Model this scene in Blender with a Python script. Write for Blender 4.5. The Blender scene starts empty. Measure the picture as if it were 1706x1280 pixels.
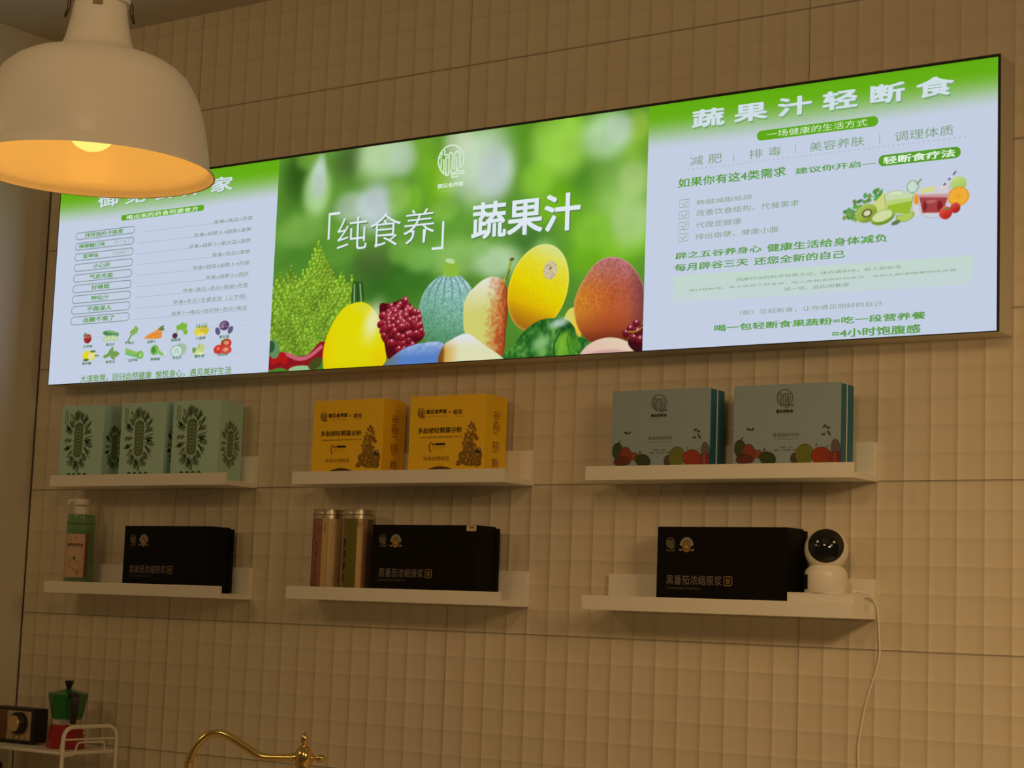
import bpy, bmesh, math, random
import numpy as np
from mathutils import Matrix, Vector

# ------------------------------------------------------------------ units: millimetres on the tiled wall, origin at a tile joint
MM = 0.001
ZO = 1750.0                      # height of that joint above the floor
sc = bpy.context.scene
col = sc.collection

# ------------------------------------------------------------------ camera
cam_d = bpy.data.cameras.new('camera')
cam_d.sensor_width = 36.0
cam_d.lens = 66.3077
cam_d.clip_start = 0.05
cam = bpy.data.objects.new('camera', cam_d)
col.objects.link(cam)
cam.matrix_world = Matrix(((0.8193141, 0.0390505, 0.5720135, 2.3531541), (0.5721353, -0.1204565, -0.8112653, -3.1368040), (0.0372224, 0.9919502, -0.1210339, 1.4900085), (0.0000000, 0.0000000, 0.0000000, 1.0000000)))
sc.camera = cam

# ------------------------------------------------------------------ colour management, world, room lights
sc.view_settings.view_transform = 'Standard'
sc.view_settings.look = 'None'
sc.view_settings.gamma = 1.0
sc.view_settings.use_curve_mapping = False
sc.view_settings.exposure = 0.0

world = bpy.data.worlds.new('room_air')
sc.world = world
world.use_nodes = True
bg = world.node_tree.nodes['Background']
bg.inputs['Color'].default_value = (1.0, 0.71, 0.42, 1)
bg.inputs['Strength'].default_value = 0.062

WARM = (1.0, 0.665, 0.325)

def area(name, loc, aim, size, power, color=WARM):
    l = bpy.data.lights.new(name, 'AREA')
    l.shape = 'DISK'; l.size = size; l.energy = power; l.color = color
    o = bpy.data.objects.new(name, l)
    o.location = loc
    o.rotation_euler = (Vector(aim) - Vector(loc)).to_track_quat('-Z', 'Y').to_euler()
    col.objects.link(o)
    return o

def bulb_light(name, loc, r, power, color):
    l = bpy.data.lights.new(name, 'POINT')
    l.energy = power; l.color = color; l.shadow_soft_size = r
    o = bpy.data.objects.new(name, l); o.location = loc
    col.objects.link(o)
    return o

# neighbours of the visible pendant in the same row, and unseen ceiling lights added as general fill
area('pendant_row_light', (1.95, -1.25, 2.02), (1.95, -0.55, 0.4), 0.34, 9.8)
area('ceiling_downlight', (1.5, -2.6, 2.80), (0.5, 0.0, 1.5), 0.5, 9.2)
area('ceiling_downlight', (3.1, -1.7, 2.80), (1.3, 0.0, 1.3), 0.5, 7.0)
area('ceiling_downlight', (-0.9, -2.7, 2.80), (-1.1, 0.0, 1.4), 0.5, 5.2)

# ------------------------------------------------------------------ helpers
def lin(c):
    c = np.asarray(c, float) / 255.0
    return np.where(c <= 0.04045, c / 12.92, ((c + 0.055) / 1.055) ** 2.4)

def l4(c):
    v = lin(c)
    return (float(v[0]), float(v[1]), float(v[2]), 1.0)

MATS = {}
def mat(name, color, rough=0.5, metal=0.0, spec=0.5, trans=0.0, noise=None, coat=0.0, ior=1.45, bump=None):
    m = bpy.data.materials.new(name); m.use_nodes = True
    nt = m.node_tree; b = nt.nodes['Principled BSDF']
    b.inputs['Base Color'].default_value = (*color, 1)
    b.inputs['Roughness'].default_value = rough
    b.inputs['Metallic'].default_value = metal
    b.inputs['Specular IOR Level'].default_value = spec
    b.inputs['Transmission Weight'].default_value = trans
    b.inputs['Coat Weight'].default_value = coat
    b.inputs['IOR'].default_value = ior
    if noise:
        scale, amount = noise
        tc = nt.nodes.new('ShaderNodeTexCoord')
        n = nt.nodes.new('ShaderNodeTexNoise'); n.inputs['Scale'].default_value = scale; n.inputs['Detail'].default_value = 4
        nt.links.new(tc.outputs['Object'], n.inputs['Vector'])
        mx = nt.nodes.new('ShaderNodeMix'); mx.data_type = 'RGBA'
        mx.inputs[6].default_value = (*[c * (1 - amount) for c in color], 1)
        mx.inputs[7].default_value = (*[min(1, c * (1 + amount)) for c in color], 1)
        nt.links.new(n.outputs['Fac'], mx.inputs[0])
        nt.links.new(mx.outputs[2], b.inputs['Base Color'])
    if bump:
        scale, dist = bump
        tc = nt.nodes.new('ShaderNodeTexCoord')
        n = nt.nodes.new('ShaderNodeTexNoise'); n.inputs['Scale'].default_value = scale
        nt.links.new(tc.outputs['Object'], n.inputs['Vector'])
        bp_ = nt.nodes.new('ShaderNodeBump'); bp_.inputs['Distance'].default_value = dist; bp_.inputs['Strength'].default_value = 0.6
        nt.links.new(n.outputs['Fac'], bp_.inputs['Height'])
        nt.links.new(bp_.outputs['Normal'], b.inputs['Normal'])
    MATS[name] = m
    return m

def attr_mat(name, emit=False, rough=0.55, spec=0.4, strength=1.0):
    m = bpy.data.materials.new(name); m.use_nodes = True
    nt = m.node_tree; b = nt.nodes['Principled BSDF']
    a = nt.nodes.new('ShaderNodeAttribute'); a.attribute_name = 'ink'
    if emit:
        out = nt.nodes['Material Output']
        e = nt.nodes.new('ShaderNodeEmission'); e.inputs['Strength'].default_value = strength
        nt.links.new(a.outputs['Color'], e.inputs['Color'])
        nt.links.new(e.outputs['Emission'], out.inputs['Surface'])
        nt.nodes.remove(b)
    else:
        nt.links.new(a.outputs['Color'], b.inputs['Base Color'])
        b.inputs['Roughness'].default_value = rough
        b.inputs['Specular IOR Level'].default_value = spec
    MATS[name] = m
    return m

def emit_mat(name, color, strength):
    m = bpy.data.materials.new(name); m.use_nodes = True
    nt = m.node_tree; nt.nodes.remove(nt.nodes['Principled BSDF'])
    e = nt.nodes.new('ShaderNodeEmission')
    e.inputs['Color'].default_value = (*color, 1); e.inputs['Strength'].default_value = strength
    nt.links.new(e.outputs['Emission'], nt.nodes['Material Output'].inputs['Surface'])
    MATS[name] = m
    return m

def P(x, y, z):
    return (x * MM, y * MM, (z + ZO) * MM)

def empty(name, loc, label, cat, group=None, rz=0.0):
    o = bpy.data.objects.new(name, None)
    o.empty_display_size = 0.05
    o.location = loc; o.rotation_euler = (0, 0, rz)
    o['label'] = label; o['category'] = cat
    if group: o['group'] = group
    col.objects.link(o)
    return o

def link(name, me, material, parent=None, smooth=False, label=None):
    o = bpy.data.objects.new(name, me)
    if material is not None: me.materials.append(material)
    col.objects.link(o)
    if parent is not None: o.parent = parent
    if smooth:
        for p in me.polygons: p.use_smooth = True
    if label: o['label'] = label
    return o

def obj(name, bm, material, parent=None, smooth=False, label=None, auto=None):
    bmesh.ops.recalc_face_normals(bm, faces=bm.faces)
    if auto is not None:
        for e in bm.edges:
            if len(e.link_faces) == 2 and e.calc_face_angle(0) > math.radians(auto): e.smooth = False
        smooth = True
    me = bpy.data.meshes.new(name); bm.to_mesh(me); bm.free()
    return link(name, me, material, parent, smooth, label)

def structure(o):
    o['kind'] = 'structure'; return o

# mesh shapes, all in millimetres of the parent's own space
def box(bm, x0, x1, y0, y1, z0, z1, bev=0.0, seg=2):
    r = bmesh.ops.create_cube(bm, size=1.0)
    vs = r['verts']
    for v in vs:
        v.co = Vector(((x0 + x1) / 2 + v.co.x * (x1 - x0), (y0 + y1) / 2 + v.co.y * (y1 - y0), (z0 + z1) / 2 + v.co.z * (z1 - z0))) * MM
    if bev > 0:
        es = list({e for v in vs for e in v.link_edges})
        bmesh.ops.bevel(bm, geom=es, offset=bev * MM, segments=seg, profile=0.5, affect='EDGES')

def lathe(bm, prof, n=48, closed=False, cx=0, cy=0, axis='z'):
    rings = []
    for r, z in prof:
        if r < 1e-6:
            rings.append([bm.verts.new((cx * MM, cy * MM, z * MM))])
        else:
            rings.append([bm.verts.new(((cx + r * math.cos(2 * math.pi * i / n)) * MM, (cy + r * math.sin(2 * math.pi * i / n)) * MM, z * MM)) for i in range(n)])
    pairs = list(zip(rings[:-1], rings[1:]))
    if closed: pairs.append((rings[-1], rings[0]))
    for a, b in pairs:
        for i in range(n):
            j = (i + 1) % n
            if len(a) == 1 and len(b) == 1: continue
            if len(a) == 1: bm.faces.new((a[0], b[j], b[i]))
            elif len(b) == 1: bm.faces.new((a[i], a[j], b[0]))
            else: bm.faces.new((a[i], a[j], b[j], b[i]))

def smooth_path(pts, sub=6, closed=False):
    pts = [Vector(p) for p in pts]
    out = []
    n = len(pts)
    rng = range(n if closed else n - 1)
    for i in rng:
        if closed:
            p0, p1, p2, p3 = pts[(i - 1) % n], pts[i], pts[(i + 1) % n], pts[(i + 2) % n]
        else:
            p0, p1, p2, p3 = pts[max(i - 1, 0)], pts[i], pts[i + 1], pts[min(i + 2, n - 1)]
        for k in range(sub):
            t = k / sub
            out.append(0.5 * ((2 * p1) + (-p0 + p2) * t + (2 * p0 - 5 * p1 + 4 * p2 - p3) * t * t + (-p0 + 3 * p1 - 3 * p2 + p3) * t ** 3))
    if not closed: out.append(pts[-1])
    return out

def tube(bm, pts, r, n=12, closed=False, caps=True):
    pts = [Vector(p) for p in pts]
    rs = r if isinstance(r, (list, tuple)) else [r] * len(pts)
    m = len(pts)
    tang = []
    for i in range(m):
        a = pts[(i - 1) % m] if (closed or i > 0) else pts[i]
        b = pts[(i + 1) % m] if (closed or i < m - 1) else pts[i]
        tang.append((b - a).normalized())
    t0 = tang[0]
    up = Vector((0, 0, 1)) if abs(t0.z) < 0.9 else Vector((1, 0, 0))
    nrm = (up - t0 * up.dot(t0)).normalized()
    rings = []
    for i in range(m):
        if i > 0:
            nrm = (nrm - tang[i] * nrm.dot(tang[i])).normalized()
        bi = tang[i].cross(nrm)
        rings.append([bm.verts.new((pts[i] + (nrm * math.cos(2 * math.pi * k / n) + bi * math.sin(2 * math.pi * k / n)) * rs[i]) * MM) for k in range(n)])
    for i in range(m if closed else m - 1):
        a, b = rings[i], rings[(i + 1) % m]
        for k in range(n):
            j = (k + 1) % n
            bm.faces.new((a[k], a[j], b[j], b[k]))
    if caps and not closed:
        bm.faces.new(rings[0][::-1]); bm.faces.new(rings[-1])

def rounded_path(pts, rad, seg=6):
    """polyline with its inner corners rounded"""
    pts = [Vector(p) for p in pts]
    out = [pts[0]]
    for i in range(1, len(pts) - 1):
        a, b, c = pts[i - 1], pts[i], pts[i + 1]
        da, dc = (a - b), (c - b)
        r = min(rad, da.length * 0.49, dc.length * 0.49)
        p, q = b + da.normalized() * r, b + dc.normalized() * r
        for k in range(seg + 1):
            t = k / seg
            out.append(p * (1 - t) ** 2 + b * 2 * t * (1 - t) + q * t * t)
    out.append(pts[-1])
    return out

# ------------------------------------------------------------------ flat printing: coloured shapes and lettering on a plane
_glyph = {}
def glyphs(s, bold=0.0):
    key = (s, bold)
    if key not in _glyph:
        c = bpy.data.curves.new('lettering', 'FONT'); c.body = s; c.resolution_u = 3; c.offset = bold
        o = bpy.data.objects.new('lettering', c); col.objects.link(o)
        dg = bpy.context.evaluated_depsgraph_get()
        ev = o.evaluated_get(dg); m = ev.to_mesh()
        n = len(m.vertices); co = np.empty(n * 3); m.vertices.foreach_get('co', co)
        co = co.reshape(n, 3)[:, :2]
        faces = [tuple(p.vertices) for p in m.polygons]
        ev.to_mesh_clear()
        bpy.data.objects.remove(o); bpy.data.curves.remove(c)
        _glyph[key] = (co, faces)
    return _glyph[key]

def heavy(s, bold):
    """heavier lettering: the same glyphs overprinted a little to each side"""
    if bold < 0.008: return glyphs(s, min(bold, 0.0))
    co, faces = glyphs(s, 0.0); n = len(co)
    offs = [(a * bold * 1.3, b * bold * 1.3) for a, b in ((0, 0), (-1, -0.8), (1, -0.8), (-1, 0.8), (1, 0.8), (0, -1), (0, 1))]
    return np.concatenate([co + np.array(o) for o in offs]), [tuple(i + n * k for i in f) for k in range(len(offs)) for f in faces]

class Print:
    """shapes in (u, v) millimetres on a plane; put() maps (u, v, lift) to the parent's space"""
    def __init__(self, put):
        self.put = put; self.v = []; self.f = []; self.c = []; self.lift = 0.25
    def _add(self, uv, faces, color, lift=None):
        base = len(self.v); L = self.lift if lift is None else lift
        c = l4(color)
        for p in uv:
            self.v.append(tuple(q * MM for q in self.put(p[0], p[1], L))); self.c.append(c)
        self.f += [tuple(i + base for i in f) for f in faces]
    def poly(self, pts, color, lift=None):
        self._add(pts, [tuple(range(len(pts)))], color, lift)
    def ell(self, cu, cv, ru, rv, color, ang=0.0, n=24, lift=None):
        ca, sa = math.cos(ang), math.sin(ang)
        self.poly([(cu + ru * math.cos(t) * ca - rv * math.sin(t) * sa, cv + ru * math.cos(t) * sa + rv * math.sin(t) * ca) for t in [2 * math.pi * i / n for i in range(n)]], color, lift)
    def rect(self, x0, y0, x1, y1, color, lift=None):
        self.poly([(x0, y0), (x1, y0), (x1, y1), (x0, y1)], color, lift)
    def pill_pts(self, x0, y0, x1, y1, r=None, n=8):
        r = (y1 - y0) / 2 if r is None else r
        o = []
        for cx, cy, a in ((x1 - r, y0 + r, -90), (x1 - r, y1 - r, 0), (x0 + r, y1 - r, 90), (x0 + r, y0 + r, 180)):
            for k in range(n + 1):
                t = math.radians(a + 90 * k / n)
                o.append((cx + r * math.cos(t), cy + r * math.sin(t)))
        return o
    def pill(self, x0, y0, x1, y1, color, r=None, lift=None):
        self.poly(self.pill_pts(x0, y0, x1, y1, r), color, lift)
    def outline(self, pts, w, color, closed=True, lift=None):
        pts = [Vector(p).to_2d() if len(p) > 2 else Vector(p) for p in pts]
        n = len(pts); A = []; B = []
        for i in range(n):
            a = pts[(i - 1) % n] if (closed or i > 0) else pts[i]
            b = pts[(i + 1) % n] if (closed or i < n - 1) else pts[i]
            t = (b - a); t = t.normalized() if t.length > 1e-9 else Vector((1, 0))
            nn = Vector((-t.y, t.x)) * w / 2
            A.append(pts[i] + nn); B.append(pts[i] - nn)
        fs = []
        m = n if closed else n - 1
        for i in range(m):
            j = (i + 1) % n
            fs.append((i, j, n + j, n + i))
        self._add([tuple(p) for p in A + B], fs, color, lift)
    def line(self, p, q, w, color, lift=None):
        self.outline([p, q], w, color, closed=False, lift=lift)
    def text(self, s, bb, color, bold=0.0, lift=None):
        """lettering whose ink fills the rectangle bb = (u0, v0, u1, v1)"""
        co, faces = heavy(s, bold)
        if len(co) == 0: return
        mn, mx = co.min(0), co.max(0)
        sx = (bb[2] - bb[0]) / (mx[0] - mn[0]); sy = (bb[3] - bb[1]) / max(mx[1] - mn[1], 1e-6)
        self._add([(bb[0] + (p[0] - mn[0]) * sx, bb[1] + (p[1] - mn[1]) * sy) for p in co], faces, color, lift)
    def text_h(self, s, u, v, h, color, bold=0.0, align='c', stretch=1.0, lift=None):
        """lettering of full-width character height h, anchored at (u, v) on its baseline"""
        co, faces = heavy(s, bold)
        mn, mx = co.min(0), co.max(0); k = h / 0.9
        w = (mx[0] - mn[0]) * k * stretch
        off = {'c': u - w / 2, 'l': u, 'r': u - w}[align]
        self._add([(off + (p[0] - mn[0]) * k * stretch, v + (p[1] + 0.06) * k) for p in co], faces, color, lift)
    def build(self, name, material, parent, label=None):
        me = bpy.data.meshes.new(name)
        me.from_pydata(self.v, [], self.f); me.update()
        a = me.color_attributes.new('ink', 'FLOAT_COLOR', 'POINT')
        a.data.foreach_set('color', np.array(self.c, dtype=np.float32).ravel())
        return link(name, me, material, parent, label=label)

def front_put(y):             # a face looking towards -y: u = x, v = z
    return lambda u, v, L: (u, y - L, v)
def side_put(x):              # a face looking towards +x: u runs from the front backwards (y), v = z
    return lambda u, v, L: (x + L, u, v)

LOGO = [[(0.860, 0.268), (0.939, 0.354), (0.977, 0.495), (0.948, 0.671), (0.826, 0.857), (0.670, 0.959), (0.481, 1.000), (0.297, 0.968), (0.152, 0.881), (0.040, 0.734), (0.000, 0.550), (0.051, 0.371), (0.154, 0.216), (0.290, 0.116), (0.367, 0.086), (0.417, 0.117), (0.420, 0.291), (0.423, 0.724), (0.486, 0.768), (0.545, 0.712), (0.539, 0.495), (0.533, 0.265), (0.509, 0.209), (0.462, 0.207)],
        [(0.619, 0.234), (0.623, 0.487), (0.620, 0.704), (0.663, 0.765), (0.727, 0.787), (0.805, 0.729), (0.829, 0.538), (0.832, 0.271)],
        [(0.705, 0.616), (0.712, 0.406), (0.714, 0.203), (0.699, 0.147), (0.606, 0.142), (0.475, 0.148)],
        [(0.776, 0.269), (0.762, 0.184), (0.866, 0.166), (0.988, 0.154), (1.000, 0.102), (0.964, 0.084), (0.721, 0.094), (0.553, 0.082), (0.534, 0.033), (0.577, 0.000), (0.791, 0.010)],
        [(0.236, 0.887), (0.234, 0.700)],
        [(0.137, 0.825), (0.116, 0.712), (0.046, 0.632)],
        [(0.278, 0.645), (0.437, 0.636)],
        [(0.255, 0.719), (0.385, 0.728)],
        [(0.130, 0.623), (0.115, 0.495), (0.114, 0.321)],
        [(0.220, 0.593), (0.218, 0.398), (0.227, 0.180)],
        [(0.297, 0.635), (0.302, 0.389), (0.306, 0.172), (0.362, 0.166)]]
def logo(p, bb, color, w=None, lift=None):
    W, H = bb[2] - bb[0], bb[3] - bb[1]
    w = w or W * 0.055
    for st in LOGO:
        pts = [(bb[0] + a * W, bb[1] + b * H) for a, b in st]
        if len(pts) > 2: pts = [tuple(q)[:2] for q in smooth_path([(a, b, 0) for a, b in pts], 4)]
        p.outline(pts, w, color, closed=False, lift=lift)

# ------------------------------------------------------------------ a printed picture as a fine grid of coloured points
class Canvas:
    def __init__(self, x0, x1, z0, z1, step, base):
        self.nx = int(round((x1 - x0) / step)) + 1; self.nz = int(round((z1 - z0) / step)) + 1
        self.x = np.linspace(x0, x1, self.nx); self.z = np.linspace(z0, z1, self.nz)
        self.X, self.Z = np.meshgrid(self.x, self.z)
        self.C = np.empty(self.X.shape + (3,)); self.C[:] = base
        self.rng = np.random.RandomState(7)
        self.step = step
    def noise(self, size, seed=0):
        r = np.random.RandomState(seed)
        nx = int((self.x[-1] - self.x[0]) / size) + 3; nz = int((self.z[-1] - self.z[0]) / size) + 3
        g = r.rand(nz, nx)
        fx = (self.X - self.x[0]) / size; fz = (self.Z - self.z[0]) / size
        ix, iz = fx.astype(int), fz.astype(int)
        tx, tz = fx - ix, fz - iz
        tx = tx * tx * (3 - 2 * tx); tz = tz * tz * (3 - 2 * tz)
        return (g[iz, ix] * (1 - tx) + g[iz, ix + 1] * tx) * (1 - tz) + (g[iz + 1, ix] * (1 - tx) + g[iz + 1, ix + 1] * tx) * tz
    def mix(self, mask, color):
        color = np.asarray(color, float)
        self.C += (color - self.C) * mask[..., None]
    def ell(self, c, rx, rz, ang=0.0, soft=1.2):
        dx, dz = self.X - c[0], self.Z - c[1]
        ca, sa = math.cos(ang), math.sin(ang)
        u, v = (dx * ca + dz * sa) / rx, (-dx * sa + dz * ca) / rz
        d = np.sqrt(u * u + v * v)
        return np.clip((1 - d) * min(rx, rz) / soft + 0.5, 0, 1), u, v, d
    def glow(self, c, rx, rz, color, a=1.0, p=2.0, ang=0.0):
        m, u, v, d = self.ell(c, rx, rz, ang)
        self.mix(a * np.exp(-np.power(d, 2 * p) * 1.2), color)
    def disc(self, c, rx, rz, color, ang=0.0, soft=1.2, a=1.0):
        m, u, v, d = self.ell(c, rx, rz, ang, soft)
        self.mix(m * a, color); return m, u, v, d
    def polymask(self, pts, soft=1.2):
        pts = np.array(pts, float)
        inside = np.zeros(self.X.shape, bool); dist = np.full(self.X.shape, 1e9)
        n = len(pts)
        for i in range(n):
            a, b = pts[i], pts[(i + 1) % n]
            with np.errstate(divide='ignore', invalid='ignore'):
                cond = ((a[1] > self.Z) != (b[1] > self.Z)) & (self.X < (b[0] - a[0]) * (self.Z - a[1]) / (b[1] - a[1] + 1e-12) + a[0])
            inside ^= cond
            ab = b - a; L2 = ab @ ab + 1e-9
            t = np.clip(((self.X - a[0]) * ab[0] + (self.Z - a[1]) * ab[1]) / L2, 0, 1)
            dist = np.minimum(dist, np.hypot(self.X - a[0] - t * ab[0], self.Z - a[1] - t * ab[1]))
        sd = np.where(inside, dist, -dist)
        return np.clip(sd / soft + 0.5, 0, 1), sd
    def poly(self, pts, color, soft=1.2, a=1.0, curve=True):
        if curve: pts = [tuple(q)[:2] for q in smooth_path([(p[0], p[1], 0) for p in pts], 4, closed=True)]
        m, sd = self.polymask(pts, soft)
        self.mix(m * a, color); return m, sd
    def fruit(self, m, u, v, base, hi, lo, light=(-0.3, 0.6), seed=1, grain=0.0):
        """picture of a round thing: base colour with a paler and a deeper side"""
        s = np.clip(u * light[0] + v * light[1], -1, 1)
        c = np.asarray(base, float) + (np.asarray(hi, float) - base) * np.clip(s, 0, 1)[..., None] ** 1.3 + (np.asarray(lo, float) - base) * np.clip(-s, 0, 1)[..., None]
        if grain:
            c = c * (1 + grain * (self.noise(3.0, seed) - 0.5)[..., None] + grain * (self.noise(1.6, seed + 5) - 0.5)[..., None])
        self.C += (c - self.C) * m[..., None]
    def stroke(self, pts, w, color, soft=1.2):
        pts = [tuple(q)[:2] for q in smooth_path([(p[0], p[1], 0) for p in pts], 4)] if len(pts) > 2 else pts
        dist = np.full(self.X.shape, 1e9)
        for a, b in zip(pts[:-1], pts[1:]):
            a, b = np.array(a), np.array(b); ab = b - a; L2 = ab @ ab + 1e-9
            t = np.clip(((self.X - a[0]) * ab[0] + (self.Z - a[1]) * ab[1]) / L2, 0, 1)
            dist = np.minimum(dist, np.hypot(self.X - a[0] - t * ab[0], self.Z - a[1] - t * ab[1]))
        self.mix(np.clip((w / 2 - dist) / soft + 0.5, 0, 1), color)
    def build(self, name, y, material, parent):
        n = self.nx * self.nz
        co = np.empty((n, 3), np.float32)
        co[:, 0] = self.X.ravel() * MM; co[:, 1] = y * MM; co[:, 2] = self.Z.ravel() * MM
        i = np.arange(n).reshape(self.nz, self.nx)
        q = np.stack([i[:-1, :-1], i[:-1, 1:], i[1:, 1:], i[1:, :-1]], -1).reshape(-1, 4).astype(np.int32)
        me = bpy.data.meshes.new(name)
        me.vertices.add(n); me.vertices.foreach_set('co', co.ravel())
        me.loops.add(q.size); me.loops.foreach_set('vertex_index', q.ravel())
        me.polygons.add(len(q)); me.polygons.foreach_set('loop_start', np.arange(0, q.size, 4, dtype=np.int32))
        me.update(calc_edges=True)
        a = me.color_attributes.new('ink', 'FLOAT_COLOR', 'POINT')
        cc = np.ones((n, 4), np.float32); cc[:, :3] = lin(np.clip(self.C, 0, 255)).reshape(n, 3)
        a.data.foreach_set('color', cc.ravel())
        return link(name, me, material, parent)

# ------------------------------------------------------------------ materials
def tile_material():
    m = bpy.data.materials.new('dished_tile'); m.use_nodes = True
    nt = m.node_tree; b = nt.nodes['Principled BSDF']; N = nt.nodes.new; L = nt.links.new
    def math_(op, a, b_=None, c=None):
        n = N('ShaderNodeMath'); n.operation = op
        for i, v in enumerate((a, b_, c)):
            if v is None: continue
            if isinstance(v, (int, float)): n.inputs[i].default_value = v
            else: L(v, n.inputs[i])
        return n.outputs[0]
    tc = N('ShaderNodeTexCoord'); sp = N('ShaderNodeSeparateXYZ'); L(tc.outputs['Object'], sp.inputs[0])
    x, z = sp.outputs['X'], math_('SUBTRACT', sp.outputs['Z'], ZO * MM)
    def cell(v, size):           # 0..1 across one relief cell
        return math_('FRACT', math_('ADD', math_('DIVIDE', v, size), 200.0))
    def dish(f):                 # 0 at the cell's middle, 1 at its rim
        d = math_('ABSOLUTE', math_('SUBTRACT', math_('MULTIPLY', f, 2.0), 1.0))
        return math_('POWER', d, RELIEF_POW)
    def groove(f, w):
        d = math_('SUBTRACT', 0.5, math_('ABSOLUTE', math_('SUBTRACT', f, 0.5)))
        n = N('ShaderNodeMapRange'); n.interpolation_type = 'SMOOTHSTEP'
        L(d, n.inputs[0]); n.inputs[1].default_value = w * 0.3; n.inputs[2].default_value = w; n.inputs[3].default_value = 1.0; n.inputs[4].default_value = 0.0
        return n.outputs[0]
    h = math_('ADD', math_('MULTIPLY', dish(cell(x, 0.05)), 0.0031), math_('MULTIPLY', dish(cell(z, 0.05)), 0.0020))
    g = math_('MAXIMUM', groove(cell(x, 0.8), 0.0010 / 0.8), groove(cell(z, 0.3), 0.0017 / 0.3))
    h = math_('SUBTRACT', h, math_('MULTIPLY', g, 0.0022))
    nz = N('ShaderNodeTexNoise'); nz.inputs['Scale'].default_value = 9.0; nz.inputs['Detail'].default_value = 3
    L(tc.outputs['Object'], nz.inputs['Vector'])
    h = math_('ADD', h, math_('MULTIPLY', nz.outputs['Fac'], 0.0005))
    bp_ = N('ShaderNodeBump'); bp_.inputs['Strength'].default_value = 1.0; bp_.inputs['Distance'].default_value = 1.0
    L(h, bp_.inputs['Height']); L(bp_.outputs['Normal'], b.inputs['Normal'])
    mx = N('ShaderNodeMix'); mx.data_type = 'RGBA'
    mx.inputs[6].default_value = (*TILE, 1); mx.inputs[7].default_value = (*[c * 0.66 for c in TILE], 1)
    L(g, mx.inputs[0]); L(mx.outputs[2], b.inputs['Base Color'])
    b.inputs['Roughness'].default_value = 0.42
    b.inputs['Specular IOR Level'].default_value = 0.3
    return m

TILE = (0.70, 0.61, 0.46)
RELIEF_POW = 3.6
M_tile = tile_material()
M_wall = mat('cream_paint', (0.72, 0.66, 0.55), 0.6, noise=(6, 0.02))
M_ceil = mat('ceiling_paint', (0.62, 0.56, 0.46), 0.8, noise=(3, 0.02))
M_floor = mat('floor_tile', (0.45, 0.40, 0.33), 0.4, noise=(5, 0.06))
M_shelf = mat('shelf_lacquer', (0.86, 0.82, 0.72), 0.45, noise=(8, 0.015))
M_frame = mat('lightbox_housing', (0.66, 0.60, 0.48), 0.45, metal=0.0)
M_gasket = mat('lightbox_gasket', (0.02, 0.022, 0.012), 0.6)
M_screen = attr_mat('backlit_film', emit=True, strength=1.0)
M_print = attr_mat('printed_ink', rough=0.5)
M_white = mat('white_plastic', (0.84, 0.78, 0.68), 0.35)
M_shade = mat('white_enamel', (0.82, 0.80, 0.74), 0.42, coat=0.05, spec=0.3)
M_darkmetal = mat('dark_metal', (0.10, 0.07, 0.04), 0.4, metal=0.6)
M_cord = mat('black_cord', (0.02, 0.02, 0.02), 0.6)
M_bulb = emit_mat('lit_bulb', (1.0, 0.80, 0.18), 1.15)
M_mint = mat('mint_carton', (0.46, 0.72, 0.62), 0.55, noise=(30, 0.02))
M_yellow = mat('yellow_carton', (0.98, 0.60, 0.010), 0.5, noise=(30, 0.02))
M_pearl = mat('pearl_carton', (0.30, 0.40, 0.45), 0.45, noise=(30, 0.02))
M_teal = mat('teal_board', (0.02, 0.15, 0.22), 0.5)
M_black = mat('black_carton', (0.006, 0.005, 0.004), 0.55, spec=0.12)
M_flatwhite = mat('flat_white_carton', (0.86, 0.82, 0.74), 0.5)
M_green_liquid = mat('green_lotion_bottle', (0.46, 0.72, 0.42), 0.10, trans=0.8, ior=1.36)
M_tin = mat('brushed_tin', (0.62, 0.55, 0.42), 0.32, metal=1.0)
M_lens = mat('black_glass', (0.006, 0.007, 0.009), 0.08, spec=0.6)
M_led_glint = mat('clear_led', (0.9, 0.9, 0.85), 0.15)  # white stands in for lamp glints on the LED lenses
M_brass = mat('polished_brass', (0.78, 0.56, 0.20), 0.16, metal=1.0)
M_gold = mat('brushed_gold', (0.70, 0.52, 0.26), 0.34, metal=1.0)
M_radio = mat('black_wood_veneer', (0.012, 0.009, 0.008), 0.4)
M_panel = mat('champagne_panel', (0.50, 0.43, 0.30), 0.4, metal=0.5)
M_grille = mat('brown_grille_cloth', (0.16, 0.07, 0.03), 0.8)
M_potgreen = mat('green_enamel', (0.012, 0.16, 0.03), 0.3, coat=0.3)
M_potred = mat('red_enamel', (0.36, 0.008, 0.012), 0.3, coat=0.3)
M_alu = mat('cast_aluminium', (0.75, 0.70, 0.62), 0.3, metal=1.0)
M_bakelite = mat('black_bakelite', (0.018, 0.012, 0.012), 0.35)
M_rack = mat('white_powder_coat', (0.84, 0.80, 0.70), 0.4)
M_counter = mat('white_worktop', (0.7, 0.66, 0.58), 0.35, noise=(4, 0.04))
M_glassjar = mat('amber_jar', (0.20, 0.10, 0.03), 0.2)
M_yellowlid = mat('yellow_label', (0.62, 0.45, 0.05), 0.45)

# ------------------------------------------------------------------ the room
def plane_obj(name, quad, material):
    bm = bmesh.new(); bm.faces.new([bm.verts.new(P(*q)) for q in quad])
    me = bpy.data.meshes.new(name); bm.to_mesh(me); bm.free()
    return structure(link(name, me, material))

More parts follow.
